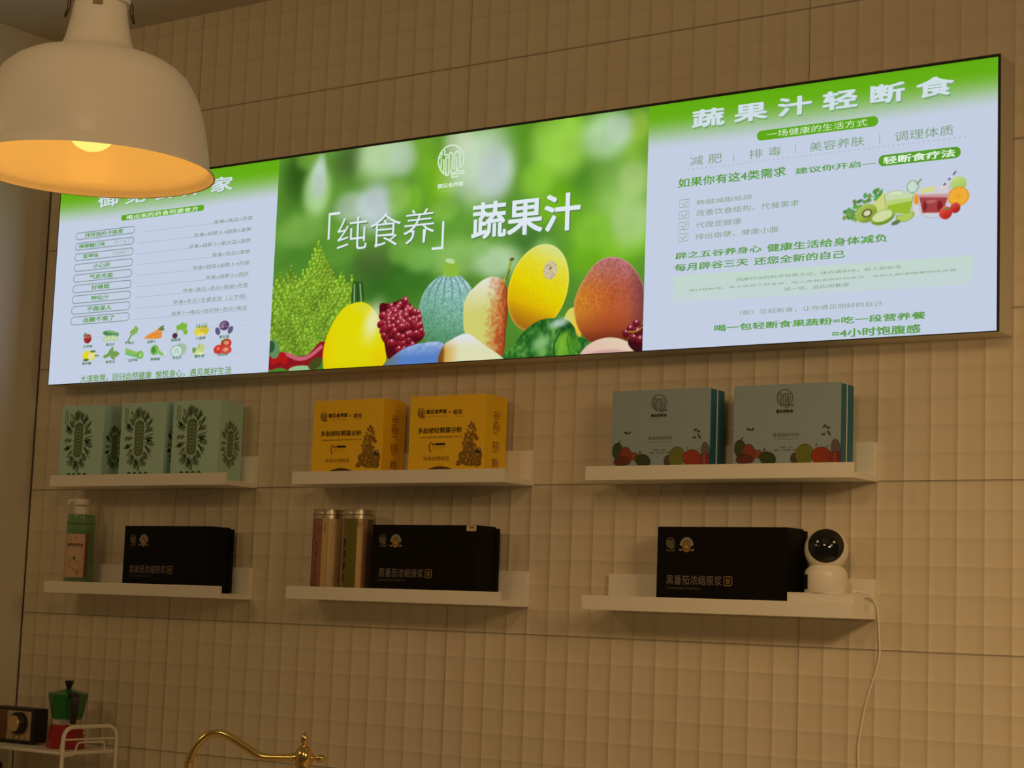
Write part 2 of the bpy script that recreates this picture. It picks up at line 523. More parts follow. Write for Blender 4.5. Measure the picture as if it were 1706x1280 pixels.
XL, XR, YB, ZC = -1302, 4200, -4600, 1138
def slab(name, x0, x1, y0, y1, z0, z1, material):
    bm = bmesh.new(); box(bm, x0, x1, y0, y1, z0 + ZO, z1 + ZO)
    return structure(obj(name, bm, material))
slab('wall_back', XL, XR, 0, 120, -ZO, ZC, M_tile)
slab('wall_left', XL - 120, XL, YB, 120, -ZO, ZC, M_wall)
slab('ceiling', XL - 120, XR, YB, 120, ZC, ZC + 100, M_ceil)
slab('floor', XL - 120, XR, YB, 120, -ZO - 80, -ZO, M_floor)
slab('trim_1', XL, XL + 3, -3, -0.2, -850, ZC, mat('dark_joint', (0.10, 0.07, 0.045), 0.8))

# ------------------------------------------------------------------ backlit menu sign
SX0, SX1, SZ0, SZ1, SY = -1191, 1198, 249, 737, -65
D1, D2 = -473, 490                          # joints between the three films
sign = empty('menu_lightbox', P(0, 0, 0), 'long backlit menu lightbox with green and white panels above the shelves', 'sign')
sign.location = (0, 0, ZO * MM)
bm = bmesh.new()
box(bm, SX0, SX1, SY + 2, -0.5, SZ0, SZ1, 1.0, 1)
obj('housing', bm, M_frame, sign)
bm = bmesh.new()
for x0, x1, z0, z1 in ((SX0, SX1, SZ1 - 5, SZ1), (SX0, SX1, SZ0, SZ0 + 1.5), (SX0, SX0 + 1.5, SZ0 + 1.5, SZ1 - 5), (SX1 - 4, SX1, SZ0 + 1.5, SZ1 - 5)):
    box(bm, x0, x1, SY - 1.2, SY + 2, z0, z1)
obj('gasket', bm, M_gasket, sign)

WHT = np.array((196., 206., 226.))
GRN = np.array((98., 172., 14.))
INK = (90, 156, 56)
INK2 = (124, 160, 118)
TXW = (208, 222, 230)

def banner(cv, x0, x1):
    """green header fading to white, as printed on both menus"""
    t = (SZ1 - cv.Z) / (SZ1 - SZ0)
    mid = 1 - ((cv.X - (x0 + x1) / 2) / ((x1 - x0) / 2)) ** 2
    g = np.clip(1 - (t - 0.045) / (0.155 + 0.01 * mid), 0, 1); g = g * g * (3 - 2 * g)
    cv.mix(g * 0.97, GRN)
    cv.mix(np.clip((cv.Z - SZ1 + 14) / 10, 0, 1) * 0.25, (80, 150, 10))

# --- film with the list of juices
cvA = Canvas(SX0 + 1.5, D1, SZ0 + 1.5, SZ1 - 5, 1.5, WHT)
banner(cvA, SX0, D1)
IXS, IZS = 1.4, 1.1
class Scaled:
    """draws on a canvas with everything stretched about one centre"""
    def __init__(self, cv, c): self.cv = cv; self.c = c
    def q(self, p): return (self.c[0] + (p[0] - self.c[0]) * IXS, self.c[1] + (p[1] - self.c[1]) * IZS)
    def disc(self, c, rx, rz, color, ang=0.0, soft=1.0): return self.cv.disc(self.q(c), rx * IXS, rz * IZS, color, ang, soft)
    def poly(self, pts, color, curve=True): return self.cv.poly([self.q(p) for p in pts], color, curve=curve)
    def stroke(self, pts, w, color): return self.cv.stroke([self.q(p) for p in pts], w * IZS, color)
def icon_apple(c, s):
    m, u, v, d = cvA.ell(c, 9 * s * 1.2, 9 * s); cvA.fruit(m, u, v, (165, 50, 40), (205, 110, 90), (110, 20, 20))
    cvA.disc((c[0] - 8 * s, c[1] + 8 * s), 5 * s, 3 * s, (90, 140, 80), 0.6)
ICONS = [('apple', (-1061.2, 356.9)), ('cucumber', (-981.9, 357.9)), ('asparagus', (-908.5, 359.1)), ('carrot', (-837.9, 356.5)), ('beet', (-753.3, 358.2)), ('pineapple', (-685.6, 357.5)), ('cabbage', (-614.2, 356.7)), ('lemon', (-1052.7, 314.2)), ('gourd', (-976.0, 314.0)), ('celery', (-898.9, 312.0)), ('pepper', (-823.7, 314.8)), ('melon', (-756.5, 312.7)), ('ginger', (-690.5, 310.7)), ('tomato', (-616.9, 313.3))]
for (k, c) in ICONS:
    x, z = c; sc_ = Scaled(cvA, c)
    def e(dx, dz, rx, rz, color, ang=0.0): return sc_.disc((x + dx, z + dz), rx, rz, color, ang, 1.0)
    if k == 'apple':
        icon_apple(c, 1.25)
    elif k == 'cucumber':
        e(0, 6, 20, 6.5, (70, 135, 70), -0.15); e(3, 9, 15, 2.5, (120, 170, 110), -0.15)
        for dx in (-12, -4, 5, 12): e(dx, -5 + (dx % 3), 6, 6, (165, 200, 140)); e(dx, -5 + (dx % 3), 4, 4, (200, 220, 170))
    elif k == 'asparagus':
        sc_.stroke([(x - 10, z - 14), (x - 3, z - 2), (x + 3, z + 8)], 4, (110, 150, 60))
        for dx, dz in ((-3, 5), (2, 8), (7, 11), (3, 2), (8, 5), (10, 10), (6, 14)): e(dx, dz, 3, 4.5, (130, 175, 70), -0.5)
    elif k == 'carrot':
        for dz, a in ((-5, 0.12), (2, 0.25), (7, 0.4)):
            sc_.poly([(x - 23, z - 8), (x + 12, z + dz + 5), (x + 19, z + dz), (x + 13, z + dz - 6)], (225, 140, 55)); e(4, dz, 12, 1.2, (240, 180, 110), a)
        e(17, 12, 7, 3, (90, 130, 60), 0.4); e(20, 8, 5, 2, (70, 110, 50))
    elif k == 'beet':
        e(-11, -9, 6, 6, (80, 40, 60)); sc_.stroke([(x - 9, z - 4), (x - 3, z + 4)], 2, (120, 160, 70))
        for dx, dz in ((-4, 8), (4, 7), (10, 3), (13, -3), (4, 12), (11, 10)): e(dx, dz, 5, 6, (125, 180, 60), 0.3)
    elif k == 'pineapple':
        e(-4, -3, 12, 10, (220, 205, 60)); e(7, -2, 10, 10, (205, 190, 50)); e(0, -9, 9, 3, (235, 215, 120))
        for dx in (-9, -4, 1, 6, 10): sc_.poly([(x + dx - 1.5, z + 5), (x + dx + 1.5, z + 5), (x + dx + dx * 0.25, z + 15)], (90, 130, 60), curve=False)
    elif k == 'cabbage':
        e(-14, -5, 5, 9, (95, 90, 125), 0.6); e(14, -4, 5, 9, (95, 90, 125), -0.7); e(0, 6, 11, 10, (90, 65, 100)); e(-2, 7, 6, 6, (140, 110, 150)); e(2, 3, 2, 6, (80, 45, 85), 0.5)
    elif k == 'lemon':
        e(-5, 2, 11, 10, (225, 215, 30)); e(6, 0, 11, 10, (215, 205, 100)); e(6, 0, 8, 7.5, (230, 222, 150)); e(9, 10, 7, 2.5, (80, 130, 60)); e(-7, -8, 7, 3, (75, 120, 50)); e(19, 0, 6, 2, (110, 150, 80))
    elif k == 'gourd':
        for dx, dz, a in ((-12, -2, 0.2), (-5, 4, 1.0), (1, 8, 1.5), (8, 0, -0.5), (12, 3, -0.3), (3, -5, -0.6)): e(dx, dz, 8, 4, (105 + 5 * (dx % 5), 155, 80), a)
    elif k == 'celery':
        for dz in (-5, 0, 5): sc_.stroke([(x - 20, z + dz + 7), (x, z + dz * 0.8), (x + 14, z + dz * 0.7 - 3)], 4.5, (130 + 5 * dz, 185, 95))
        e(14, -3, 8, 9, (115, 175, 75)); e(15, -3, 4, 5, (160, 205, 120))
    elif k == 'pepper':
        e(-6, 3, 10, 11, (120, 180, 85)); e(-8, 3, 5, 7, (70, 140, 60)); sc_.poly([(x - 4, z + 8), (x + 14, z - 5), (x + 22, z - 10), (x + 6, z - 8)], (135, 190, 90)); e(19, -7, 4, 1.5, (225, 235, 215), 0.5)
    elif k == 'melon':
        e(7, 3, 13, 13, (165, 190, 160)); e(-3, -1, 14, 13, (120, 160, 125)); e(-3, -1, 12.5, 11.5, (200, 222, 215))
        for q in range(9): e(-3 + 5 * math.cos(q), -1 + 5 * math.sin(q * 1.7), 1.2, 1.2, (150, 180, 165))
    elif k == 'ginger':
        e(0, -3, 13, 8, (200, 215, 150)); e(6, 5, 8, 8, (190, 205, 130)); sc_.poly([(x - 14, z + 6), (x - 4, z + 3), (x - 12, z - 6)], (110, 160, 80)); e(4, -8, 6, 3, (225, 230, 180)); sc_.poly([(x - 2, z + 4), (x + 2, z + 6), (x + 1, z + 15)], (130, 165, 90), curve=False)
    elif k == 'tomato':
        e(8, 8, 12, 10, (190, 60, 45)); e(-8, -4, 11, 10, (205, 60, 45)); e(9, -6, 12, 9, (200, 75, 60)); e(8, -5, 6, 4, (230, 150, 120)); e(9, 9, 6, 4, (225, 140, 110)); e(-9, -2, 3, 3, (230, 130, 110)); e(2, 14, 5, 2, (90, 130, 60))
filmA = cvA.build('juice_list_film', SY, M_screen, sign)

def on_sign(): return Print(front_put(SY))

p = on_sign(); p.lift = 0.5
p.text('御 见 食 养 家', (-1051.2, 673.2, -608.1, 708.4), (128, 168, 112), 0.016); p.lift = 0.8
p.text('御 见 食 养 家', (-1055.6, 675.4, -612.0, 710.5), TXW, 0.016)
p.build('title_lettering', M_screen, filmA)

p = on_sign(); p.lift = 0.5
bb = (-971.0, 636.2, -698.6, 650.2); p.pill(*bb, (96, 166, 26))
p.lift = 0.8; p.text('喝出来的药食同源食方', (-952.8, 637.2, -716.8, 648.3), (216, 236, 205), 0.012)
p.build('subtitle_badge', M_screen, filmA)

b0 = (-1125.7, 602.2, -922.3, 620.3); b8 = (-1124.3, 392.1, -922.3, 413.2)
NAMES = ('拜拜我的卡路里', '棒棒糖口味', '草莓味', '小心肝', '气血充盈', '好睡眠', '神仙汁', '不做湿人', '血糖不高了')
NOTES = {1: '（饱了忘了）', 2: '（没得挑了）'}
MIXES = ('苹果+黄瓜+芹菜', '苹果+胡萝卜+甜菜+菠萝', '苹果+胡萝卜+紫甘蓝+菠萝', '苹果+苦瓜+菠萝', '苹果+甜菜+胡萝卜+柠檬', '苹果+胡萝卜+西芹', '苹果+黄瓜+苦瓜+青椒+芹菜', '苹果+冬瓜+生姜去皮（上午喝）', '胡萝卜+南瓜+西红柿+苦瓜+黄瓜')
p = on_sign(); q = on_sign(); p.lift = 0.5; q.lift = 0.5
rb0 = (-544.8, 600.8); rb8 = (-548.1, 395.8)
ln0 = (-909.3, 603.0); ln8 = (-907.2, 394.4)
lefts = [-664.5, -725.7, -740.1, -664.3, -723.6, -679.9, -751.1, -780.2, -784.0]
rights = [-544.2, -547.0, -546.3, -547.9, -547.0, -548.0, -547.3, -551.1, -546.7]
for i in range(9):
    t = i / 8
    bb = [a + (b - a) * t for a, b in zip(b0, b8)]
    h = bb[3] - bb[1]
    p.outline(p.pill_pts(bb[0] + 1, bb[1] + 1, bb[2] - 1, bb[3] - 1), 2.2, (132, 150, 150))
    cx = (bb[0] + bb[2]) / 2; ch = h * 0.56; zb = bb[1] + h * 0.24
    if i in NOTES:
        sp_ = 0.50 if i == 1 else 0.42
        p.text_h(NAMES[i], bb[0] + 13 + (16 if i == 2 else 0), zb, ch * 1.0, INK, 0.016, 'l', 1.6)
        p.text_h(NOTES[i], bb[2] - 8, zb + 1, ch * 0.80, (140, 172, 138), 0, 'r', 1.45)
    else:
        p.text_h(NAMES[i], cx - 4, zb, ch, INK, 0.016, 'c', 1.68)
    zb2 = rb0[1] + (rb8[1] - rb0[1]) * t
    q.text(MIXES[i], (lefts[i], zb2, rights[i], zb2 + (10.5 if '（' in MIXES[i] else 9.4)), (106, 146, 100), 0.004)
    lz = ln0[1] + (ln8[1] - ln0[1]) * t
    q.line((ln0[0] + 2, lz), (rights[0] - 2, lz), 0.9, (158, 170, 190))
p.build('juice_names', M_screen, filmA)
q.build('juice_recipes', M_screen, filmA)

p = on_sign(); p.lift = 0.5
CAPS = [('红苹果', (-1058.6, 337.7)), ('黄瓜片', (-980.9, 338.7)), ('芦笋尖', (-916.9, 338.8)), ('胡萝卜', (-842.8, 338.0)), ('甜菜根', (-764.6, 338.0)), ('小菠萝', (-685.8, 337.9)), ('紫甘蓝', (-612.0, 337.4)), ('黄柠檬', (-1058.6, 296.6)), ('鲜苦瓜', (-977.1, 296.8)), ('西芹菜', (-900.9, 297.2)), ('青辣椒', (-828.2, 296.3)), ('冬瓜片', (-756.9, 296.0)), ('嫩生姜', (-686.0, 296.7)), ('西红柿', (-613.0, 296.9))]
for s, c in CAPS:
    p.text_h(s, c[0], c[1] - 3, 6.5, (70, 120, 62), 0.02, 'c', 1.45)
fr = (-1125.0, 299.6, -527.3, 360.3)
p.outline([(fr[0], fr[1]), (fr[2], fr[1]), (fr[2], fr[3]), (fr[0], fr[3])], 0.7, (180, 190, 208))
p.build('vegetable_captions', M_screen, filmA)
p = on_sign(); p.lift = 0.5
bb = (-1076.3, 251.7, -584.1, 264.7)
p.text('大道致简，回归自然健康  愉悦身心，遇见美好生活', (bb[0], SZ0 + 2, bb[2], SZ0 + 20), (104, 158, 72), 0.012)
p.build('slogan_lettering', M_screen, filmA)

# --- film with the fruit photograph
cv = Canvas(D1, D2, SZ0 + 1.5, SZ1 - 5, 1.4, (96, 150, 52))
zz = (cv.Z - SZ0) / (SZ1 - SZ0)
cv.mix(np.clip(0.55 - zz, 0, 1) * 0.9, (48, 100, 28))
for c, rx, rz, color, a in [((-409.3, 692.0), 61, 94, (44, 84, 22), 0.90),
        ((-254.9, 709.1), 69, 56, (66, 92, 44), 0.90),
        ((-155.1, 430.5), 122, 62, (46, 98, 26), 0.90),
        ((-190.4, 472.1), 61, 44, (74, 96, 50), 0.70),
        ((-397.4, 514.9), 92, 50, (70, 128, 40), 0.70),
        ((-21.9, 638.4), 46, 75, (112, 166, 24), 0.90),
        ((-73.5, 708.7), 38, 62, (120, 176, 40), 0.70),
        ((190.2, 691.5), 38, 75, (84, 138, 30), 0.90),
        ((312.2, 567.3), 61, 62, (108, 172, 16), 0.90),
        ((339.3, 601.2), 34, 56, (74, 132, 40), 0.80),
        ((213.9, 490.3), 61, 38, (64, 112, 44), 0.90),
        ((401.1, 450.7), 92, 62, (104, 172, 20), 0.90),
        ((463.0, 648.3), 38, 62, (126, 180, 40), 0.80),
        ((438.8, 555.0), 76, 88, (156, 200, 100), 0.85),
        ((-74.0, 424.7), 92, 50, (56, 112, 34), 0.80),
        ((157.0, 439.3), 31, 22, (54, 96, 50), 0.90),
        ((-32.3, 536.7), 61, 31, (86, 140, 50), 0.60),
        ((124.8, 485.4), 61, 38, (110, 160, 70), 0.60)]:
    cv.glow(c, rx, rz, color, a, 1.2)
for c, rx, rz, color, a in [((-390.8, 730.8), 34, 32, (120, 168, 60), 0.70),
        ((-357.4, 648.7), 40, 62, (170, 208, 140), 0.85),
        ((-355.5, 672.8), 21, 45, (190, 208, 196), 0.70),
        ((-219.0, 672.0), 34, 32, (110, 150, 70), 0.60),
        ((-227.8, 540.7), 46, 20, (110, 160, 70), 0.60),
        ((1.9, 636.0), 34, 38, (140, 190, 60), 0.60),
        ((248.0, 548.9), 40, 32, (120, 180, 36), 0.70),
        ((277.2, 718.7), 61, 25, (130, 186, 50), 0.70),
        ((468.2, 695.7), 27, 30, (150, 190, 60), 0.70),
        ((458.2, 588.9), 34, 38, (176, 210, 130), 0.60),
        ((441.9, 465.2), 61, 30, (130, 190, 50), 0.70),
        ((352.5, 442.5), 37, 30, (110, 172, 30), 0.60),
        ((-83.9, 605.9), 24, 30, (120, 180, 40), 0.60),
        ((-347.7, 685.5), 15, 50, (186, 206, 196), 0.50),
        ((-171.5, 713.2), 73, 60, (176, 206, 156), 0.90),
        ((-118.0, 694.1), 38, 38, (184, 206, 184), 0.60),
        ((-256.8, 602.8), 49, 34, (166, 190, 158), 0.80),
        ((-189.5, 596.4), 55, 52, (190, 206, 206), 0.90),
        ((-400.6, 562.3), 69, 38, (128, 172, 76), 0.60),
        ((-124.6, 609.9), 31, 38, (150, 196, 90), 0.60),
        ((86.0, 659.0), 84, 82, (184, 206, 176), 0.95),
        ((125.2, 635.8), 46, 56, (192, 208, 206), 0.70),
        ((29.1, 716.4), 38, 38, (196, 206, 184), 0.60),
        ((286.3, 674.4), 73, 62, (148, 200, 70), 0.90),
        ((230.6, 612.4), 43, 38, (130, 186, 50), 0.80),
        ((395.2, 686.3), 61, 48, (170, 206, 152), 0.90),
        ((420.0, 695.5), 31, 31, (184, 208, 184), 0.60),
        ((33.9, 467.5), 76, 42, (140, 188, 96), 0.80),
        ((-60.6, 472.4), 43, 28, (120, 176, 80), 0.70),
        ((138.4, 451.9), 61, 35, (176, 208, 160), 0.80),
        ((94.6, 481.6), 24, 20, (140, 190, 110), 0.60),
        ((454.2, 505.8), 46, 50, (170, 206, 130), 0.70),
        ((364.5, 495.7), 46, 38, (130, 186, 50), 0.70),
        ((252.2, 450.4), 34, 38, (160, 200, 120), 0.60),
        ((-2.7, 572.4), 38, 25, (128, 180, 70), 0.60),
        ((-293.2, 506.5), 61, 31, (96, 150, 50), 0.60),
        ((-109.8, 491.7), 38, 28, (120, 176, 70), 0.60)]:
    cv.glow(c, rx * 1.06, rz * 1.06, color, min(a * 1.15, 1), 2.3)
n1 = cv.noise(60, 3) * 0.6 + cv.noise(30, 4) * 0.4
cv.C *= (1 + 0.16 * (n1 - 0.5))[..., None]

# blue green round squash behind
m, u, v, d = cv.ell((14.8, 355.4), 74.8, 80.0); cv.fruit(m, u, v, (118, 172, 150), (176, 208, 214), (66, 128, 76), (0.25, 0.85), 3, 0.25)
for k in (-0.75, -0.45, -0.15, 0.2, 0.5, 0.8):
    cv.mix(m * np.exp(-((u - k * np.sqrt(np.clip(1 - v * v, 0, 1))) / 0.03) ** 2) * 0.6 * np.clip(v + 0.2, 0, 1), (62, 106, 110))
cv.poly([(3.0, 433.2), (4.7, 459.7), (18.4, 466.2), (40.8, 454.4), (40.4, 431.7), (23.5, 429.2)], (138, 184, 60)); cv.disc((18.6, 462.4), 13, 5, (190, 215, 160), -0.3)
# romanesco
om = [(-346.6, 536.2), (-330.7, 504.2), (-315.4, 480.4), (-305.5, 484.9), (-289.3, 471.8), (-279.7, 453.9), (-255.8, 450.8), (-243.9, 447.3), (-241.1, 430.1), (-242.5, 397.4), (-257.0, 387.9), (-283.1, 347.5), (-305.7, 302.8), (-330.3, 287.0), (-373.6, 290.4), (-417.6, 295.2), (-452.4, 314.4), (-469.6, 331.4), (-469.8, 385.3), (-470.5, 446.1), (-462.8, 463.2), (-449.3, 473.0), (-436.2, 464.0), (-426.5, 476.7), (-418.2, 484.2), (-400.1, 477.4), (-376.3, 513.2)]
before = cv.C.copy()
rr = np.random.RandomState(5)
def bud(x, z, r, tone, clip=True):
    ix = int(round((x - cv.x[0]) / (cv.x[1] - cv.x[0]))); iz = int(round((z - cv.z[0]) / (cv.z[1] - cv.z[0])))
    R_ = int(r / 1.4) + 2
    a0, a1, b0_, b1_ = max(iz - R_, 0), min(iz + R_ + 1, cv.nz), max(ix - R_, 0), min(ix + R_ + 1, cv.nx)
    if a1 <= a0 or b1_ <= b0_: return
    dx = (cv.X[a0:a1, b0_:b1_] - x) / r; dz = (cv.Z[a0:a1, b0_:b1_] - z) / (r * 1.15)
    d = np.sqrt(dx * dx + dz * dz)
    k = np.clip((1.05 - d) * r / 1.6, 0, 1)[..., None]
    lit = np.clip(0.68 + 0.55 * (dz * 0.8 - dx * 0.25) - 0.55 * d ** 3, 0, 1)[..., None]
    cc = (np.array((92, 150, 16)) + (np.array((214, 246, 96)) - np.array((92, 150, 16))) * lit) * tone
    cv.C[a0:a1, b0_:b1_] += (cc - cv.C[a0:a1, b0_:b1_]) * k
CONES = [((-452.7, 471.9), 47, 27), ((-421.7, 484.5), 64, 32), ((-385.7, 471.0), 83, 39), ((-314.1, 485.6), 56, 30), ((-276.6, 458.9), 50, 29), ((-245.6, 448.7), 64, 27), ((-346.5, 534.9), 132, 55), ((-297.5, 440.6), 69, 32), ((-262.7, 425.0), 61, 27), ((-427.4, 439.1), 64, 34), ((-461.9, 425.3), 61, 25), ((-374.0, 426.0), 72, 39), ((-321.6, 415.8), 69, 39), ((-275.8, 393.0), 61, 32), ((-442.0, 394.3), 58, 32), ((-397.6, 387.5), 61, 36), ((-344.4, 370.9), 58, 36), ((-300.6, 355.1), 53, 27), ((-453.6, 357.4), 50, 25), ((-421.7, 355.5), 56, 32), ((-371.9, 342.0), 50, 32), ((-333.8, 339.9), 50, 25), ((-427.1, 382.6), 64, 32), ((-437.1, 322.9), 31, 25), ((-392.8, 316.6), 28, 25), ((-345.7, 311.5), 25, 21)]
for (ax, az), hgt_, hw_ in CONES:
    cv.poly([(ax, az + 3), (ax + hw_ * 0.55, az - hgt_ * 0.5), (ax + hw_ * 1.02, az - hgt_), (ax - hw_ * 1.02, az - hgt_), (ax - hw_ * 0.55, az - hgt_ * 0.5)], (86, 136, 26), curve=False)
for (ax, az), hgt_, hw_ in CONES:
    cv.poly([(ax, az + 3), (ax + hw_ * 0.5, az - hgt_ * 0.5), (ax + hw_ * 0.9, az - hgt_), (ax - hw_ * 0.9, az - hgt_), (ax - hw_ * 0.5, az - hgt_ * 0.5)], (112, 164, 36), curve=False, a=0.6)
    n_r = max(5, int(hgt_ / 7.2))
    for j in range(n_r, -1, -1):                       # from the foot of the cone up to its tip
        t = j / n_r; zc = az - hgt_ * t; w_ = hw_ * (t ** 0.85); r_b = 3.2 + 4.6 * t
        m_ = max(1, int(2 * w_ / (r_b * 1.55)))
        for i in range(m_):
            f_ = (i + 0.5 * (j % 2)) / max(m_ - 1, 1) * 2 - 1 if m_ > 1 else 0
            f_ = max(-1.05, min(1.05, f_))
            bud(ax + w_ * f_ + rr.uniform(-1.8, 1.8), zc - 7 * t * (f_ * f_) + rr.uniform(-1.8, 1.8), r_b * rr.uniform(0.88, 1.1), rr.uniform(0.86, 1.03) * (1 - 0.10 * max(f_, 0)) * (0.86 + 0.14 * (1 - t)))
ms = (np.abs(cv.C - before).sum(-1) > 6).astype(float)
sh = cv.noise(26, 9)
cv.C *= (1 - 0.20 * ms * np.clip(sh - 0.5, 0, 1) * 1.6)[..., None]
cv.mix(ms * np.clip((444.9 - cv.Z) / 160, 0, 1) * 0.25 * cv.noise(40, 12), (70, 120, 20))
# chilli
for pts, w, color in (([(-465.4, 272.1), (-433.8, 276.0), (-398.0, 265.1), (-354.9, 268.4), (-320.5, 294.4)], 34, (140, 22, 30)), ([(-420.6, 288.7), (-386.6, 276.5), (-355.7, 280.3), (-322.6, 299.7)], 9, (196, 96, 112)), ([(-458.7, 277.2), (-437.9, 284.2), (-426.8, 275.7)], 20, (176, 26, 22))):
    cv.stroke(pts, w, color)
cv.disc((-460.4, 301.4), 16, 22, (96, 140, 92), 0.4); cv.disc((-471.5, 307.3), 14, 14, (50, 84, 44))
cv.disc((-379.7, 252.3), 34, 9, (150, 190, 140)); cv.disc((-337.4, 263.6), 20, 12, (70, 74, 26), 0.4)
# yellow squash in front
cv.poly([(-243.5, 387.0), (-241.5, 435.3), (-228.1, 435.7), (-212.9, 432.0), (-208.6, 388.7), (-224.9, 383.2)], (46, 86, 34))
for k in (590, 597, 603): cv.stroke([(-235.3 + (k - 590) * 1.5, 391.7), (-234.5 + (k - 592) * 1.2, 430.9)], 3, (150, 184, 120) if k != 597 else (36, 74, 26))
m, sdp = cv.poly([(-315.6, 270.5), (-312.8, 307.1), (-295.0, 346.9), (-264.9, 380.5), (-235.3, 390.4), (-208.7, 390.0), (-181.3, 374.0), (-154.5, 336.2), (-140.7, 294.3), (-141.8, 257.2), (-150.2, 234.6), (-225.7, 232.6), (-301.8, 241.1)], (222, 214, 8))
cv.mix(m * np.clip((-272.2 - cv.X) / 60, 0, 1), (232, 196, 0)); cv.mix(m * np.clip((266.4 - cv.Z) / 40, 0, 1) * 0.6, (206, 190, 0))
cv.glow((-179.7, 348.0), 26, 46, (230, 232, 196), 0.85 , 1.3, -0.35); cv.glow((-209.7, 379.6), 26, 12, (210, 210, 90), 0.5, 1.2)
cv.glow((-158.4, 263.1), 26, 30, (232, 190, 10), 0.6, 1.2)
# currants
rr = np.random.RandomState(2)
cv.poly([(-165.2, 379.4), (-136.0, 382.7), (-94.3, 387.7), (-53.8, 346.9), (-42.2, 308.2), (-66.6, 290.5), (-129.1, 261.8), (-147.6, 301.1)], (84, 12, 22))
berries = [(rr.uniform(0, 1), rr.uniform(0, 2 * math.pi)) for _ in range(95)] + [(0.0, 0.0)]
cc0 = (-104.0, 330.7)
for a, t in sorted(berries, key=lambda b: -b[0]):
    c = (cc0[0] + 58.0 * math.sqrt(a) * math.cos(t), cc0[1] + 52.5 * math.sqrt(a) * math.sin(t) - 58.0 * math.sqrt(a) * math.cos(t) * 0.15)
    m, u, v, d = cv.ell(c, 8.2, 8.2); cv.fruit(m, u, v, (142, 28, 40), (200, 96, 108), (70, 8, 18), (0.1, 0.8))
    cv.disc((c[0] + 1.5, c[1] + 4), 2.2, 1.6, (232, 190, 200))
m, u, v, d = cv.ell((-95.9, 386.5), 9, 9); cv.fruit(m, u, v, (142, 28, 40), (200, 96, 108), (70, 8, 18), (0.1, 0.8)); cv.disc((-94.5, 390.3), 2.5, 2, (236, 200, 205))
# plum like blue fruit
m, sdp = cv.poly([(-144.4, 247.1), (-126.1, 266.7), (-90.2, 285.4), (-47.7, 293.3), (8.9, 290.4), (15.8, 247.5), (-47.7, 235.3)], (86, 126, 196))
cv.mix(m * np.clip((cv.Z - 263.8) / 30, 0, 1) * (0.4 + 0.6 * cv.noise(8, 21)), (176, 196, 222))
cv.mix(m * np.clip((-93.6 - cv.X) / 60, 0, 1), (112, 116, 92))
# pear
pear = [(66.9, 302.3), (58.2, 352.7), (64.3, 383.6), (86.2, 404.6), (106.9, 416.9), (130.8, 421.4), (153.7, 413.5), (166.5, 392.8), (169.9, 352.0), (166.5, 296.9), (159.5, 255.6), (114.3, 262.7)]
m, sdp = cv.poly(pear, (206, 204, 112))
tt = np.clip((cv.X - 101.0) / (170.2 - 101.0) + 0.35 * (cv.noise(5, 31) - 0.5) + 0.25 * (0.5 - (cv.Z - SZ0) / 180), 0, 1)
cv.mix(m * np.clip((cv.Z - 349.1) / 60, 0, 1), (222, 224, 200))
cv.mix(m * np.clip(tt * 1.7 - 0.35, 0, 1), (190, 96, 48))
cv.mix(m * np.clip(tt * 2.2 - 1.5, 0, 1), (140, 58, 24))
cv.mix(m * np.clip(1 - sdp / 6, 0, 1) * (cv.X > 161.2) * 0.7, (96, 40, 18))
# tall yellow squash
m, u, v, d = cv.ell((241.7, 390.1), 71.8, 90.0, -0.33)
cv.fruit(m, u, v, (226, 208, 6), (220, 226, 120), (206, 138, 6), (0.12, 0.95), 7, 0.04)
cv.mix(m * np.clip(-v - 0.42, 0, 1) * 1.5, (150, 92, 30)); cv.mix(m * np.clip(v - 0.62, 0, 1) * 1.6, (206, 220, 160))
cv.mix(m * np.clip(1 - (1 - d) * 14, 0, 1) * 0.35, (240, 236, 150))
m, u, v, d = cv.disc((270.6, 424.6), 17, 19, (208, 196, 152)); cv.mix(m * np.clip(cv.noise(4, 41) - 0.45, 0, 1) * 1.4, (168, 140, 104)); cv.disc((270.5, 428.3), 2.5, 2.5, (90, 84, 50))
cv.stroke([(158.3, 410.7), (166.5, 426.2), (174.3, 451.6)], 8, (150, 170, 70)); cv.stroke([(162.7, 412.9), (170.7, 432.1)], 3, (92, 90, 40)); cv.disc((175.6, 453.9), 6, 3.5, (92, 92, 50))
# small golden fruit behind
m, u, v, d = cv.ell((327.0, 302.6), 22.9, 42.5); cv.fruit(m, u, v, (224, 200, 66), (206, 214, 120), (220, 160, 30))
# green pepper
m, sdp = cv.poly([(162.7, 250.6), (179.5, 271.7), (207.7, 299.6), (233.2, 317.6), (257.4, 325.9), (290.5, 326.3), (316.4, 320.0), (332.6, 304.6), (340.3, 287.5), (363.0, 279.1), (372.0, 262.0), (361.6, 243.6), (254.0, 236.6)], (44, 108, 36))
g1 = cv.noise(7, 51) * 0.5 + cv.noise(18, 52) * 0.5
cv.mix(m * np.clip(g1 - 0.5, 0, 1) * 1.8, (130, 188, 86)); cv.mix(m * np.clip(0.46 - g1, 0, 1) * 2.2, (16, 56, 22))
for c, rx, rz, color, a in (((296.6, 316.3), 26, 10, (186, 208, 196), 0.2), ((255.2, 277.6), 24, 17, (150, 196, 130), 0.5), ((307.2, 265.3), 20, 28, (124, 186, 50), 0.2), ((331.1, 270.1), 16, 18, (76, 140, 36), 0.0), ((312.0, 286.6), 13, 12, (118, 176, 46), 0.7), ((260.3, 258.0), 12, 10, (120, 180, 90), 0.0)):
    cv.glow(c, rx, rz, color, 0.85, 1.5, a)
cv.stroke([(288.1, 244.6), (285.6, 272.4), (297.5, 294.6)], 3, (26, 70, 20)); cv.stroke([(323.1, 294.4), (316.5, 281.6), (324.7, 252.5)], 3, (60, 120, 30))
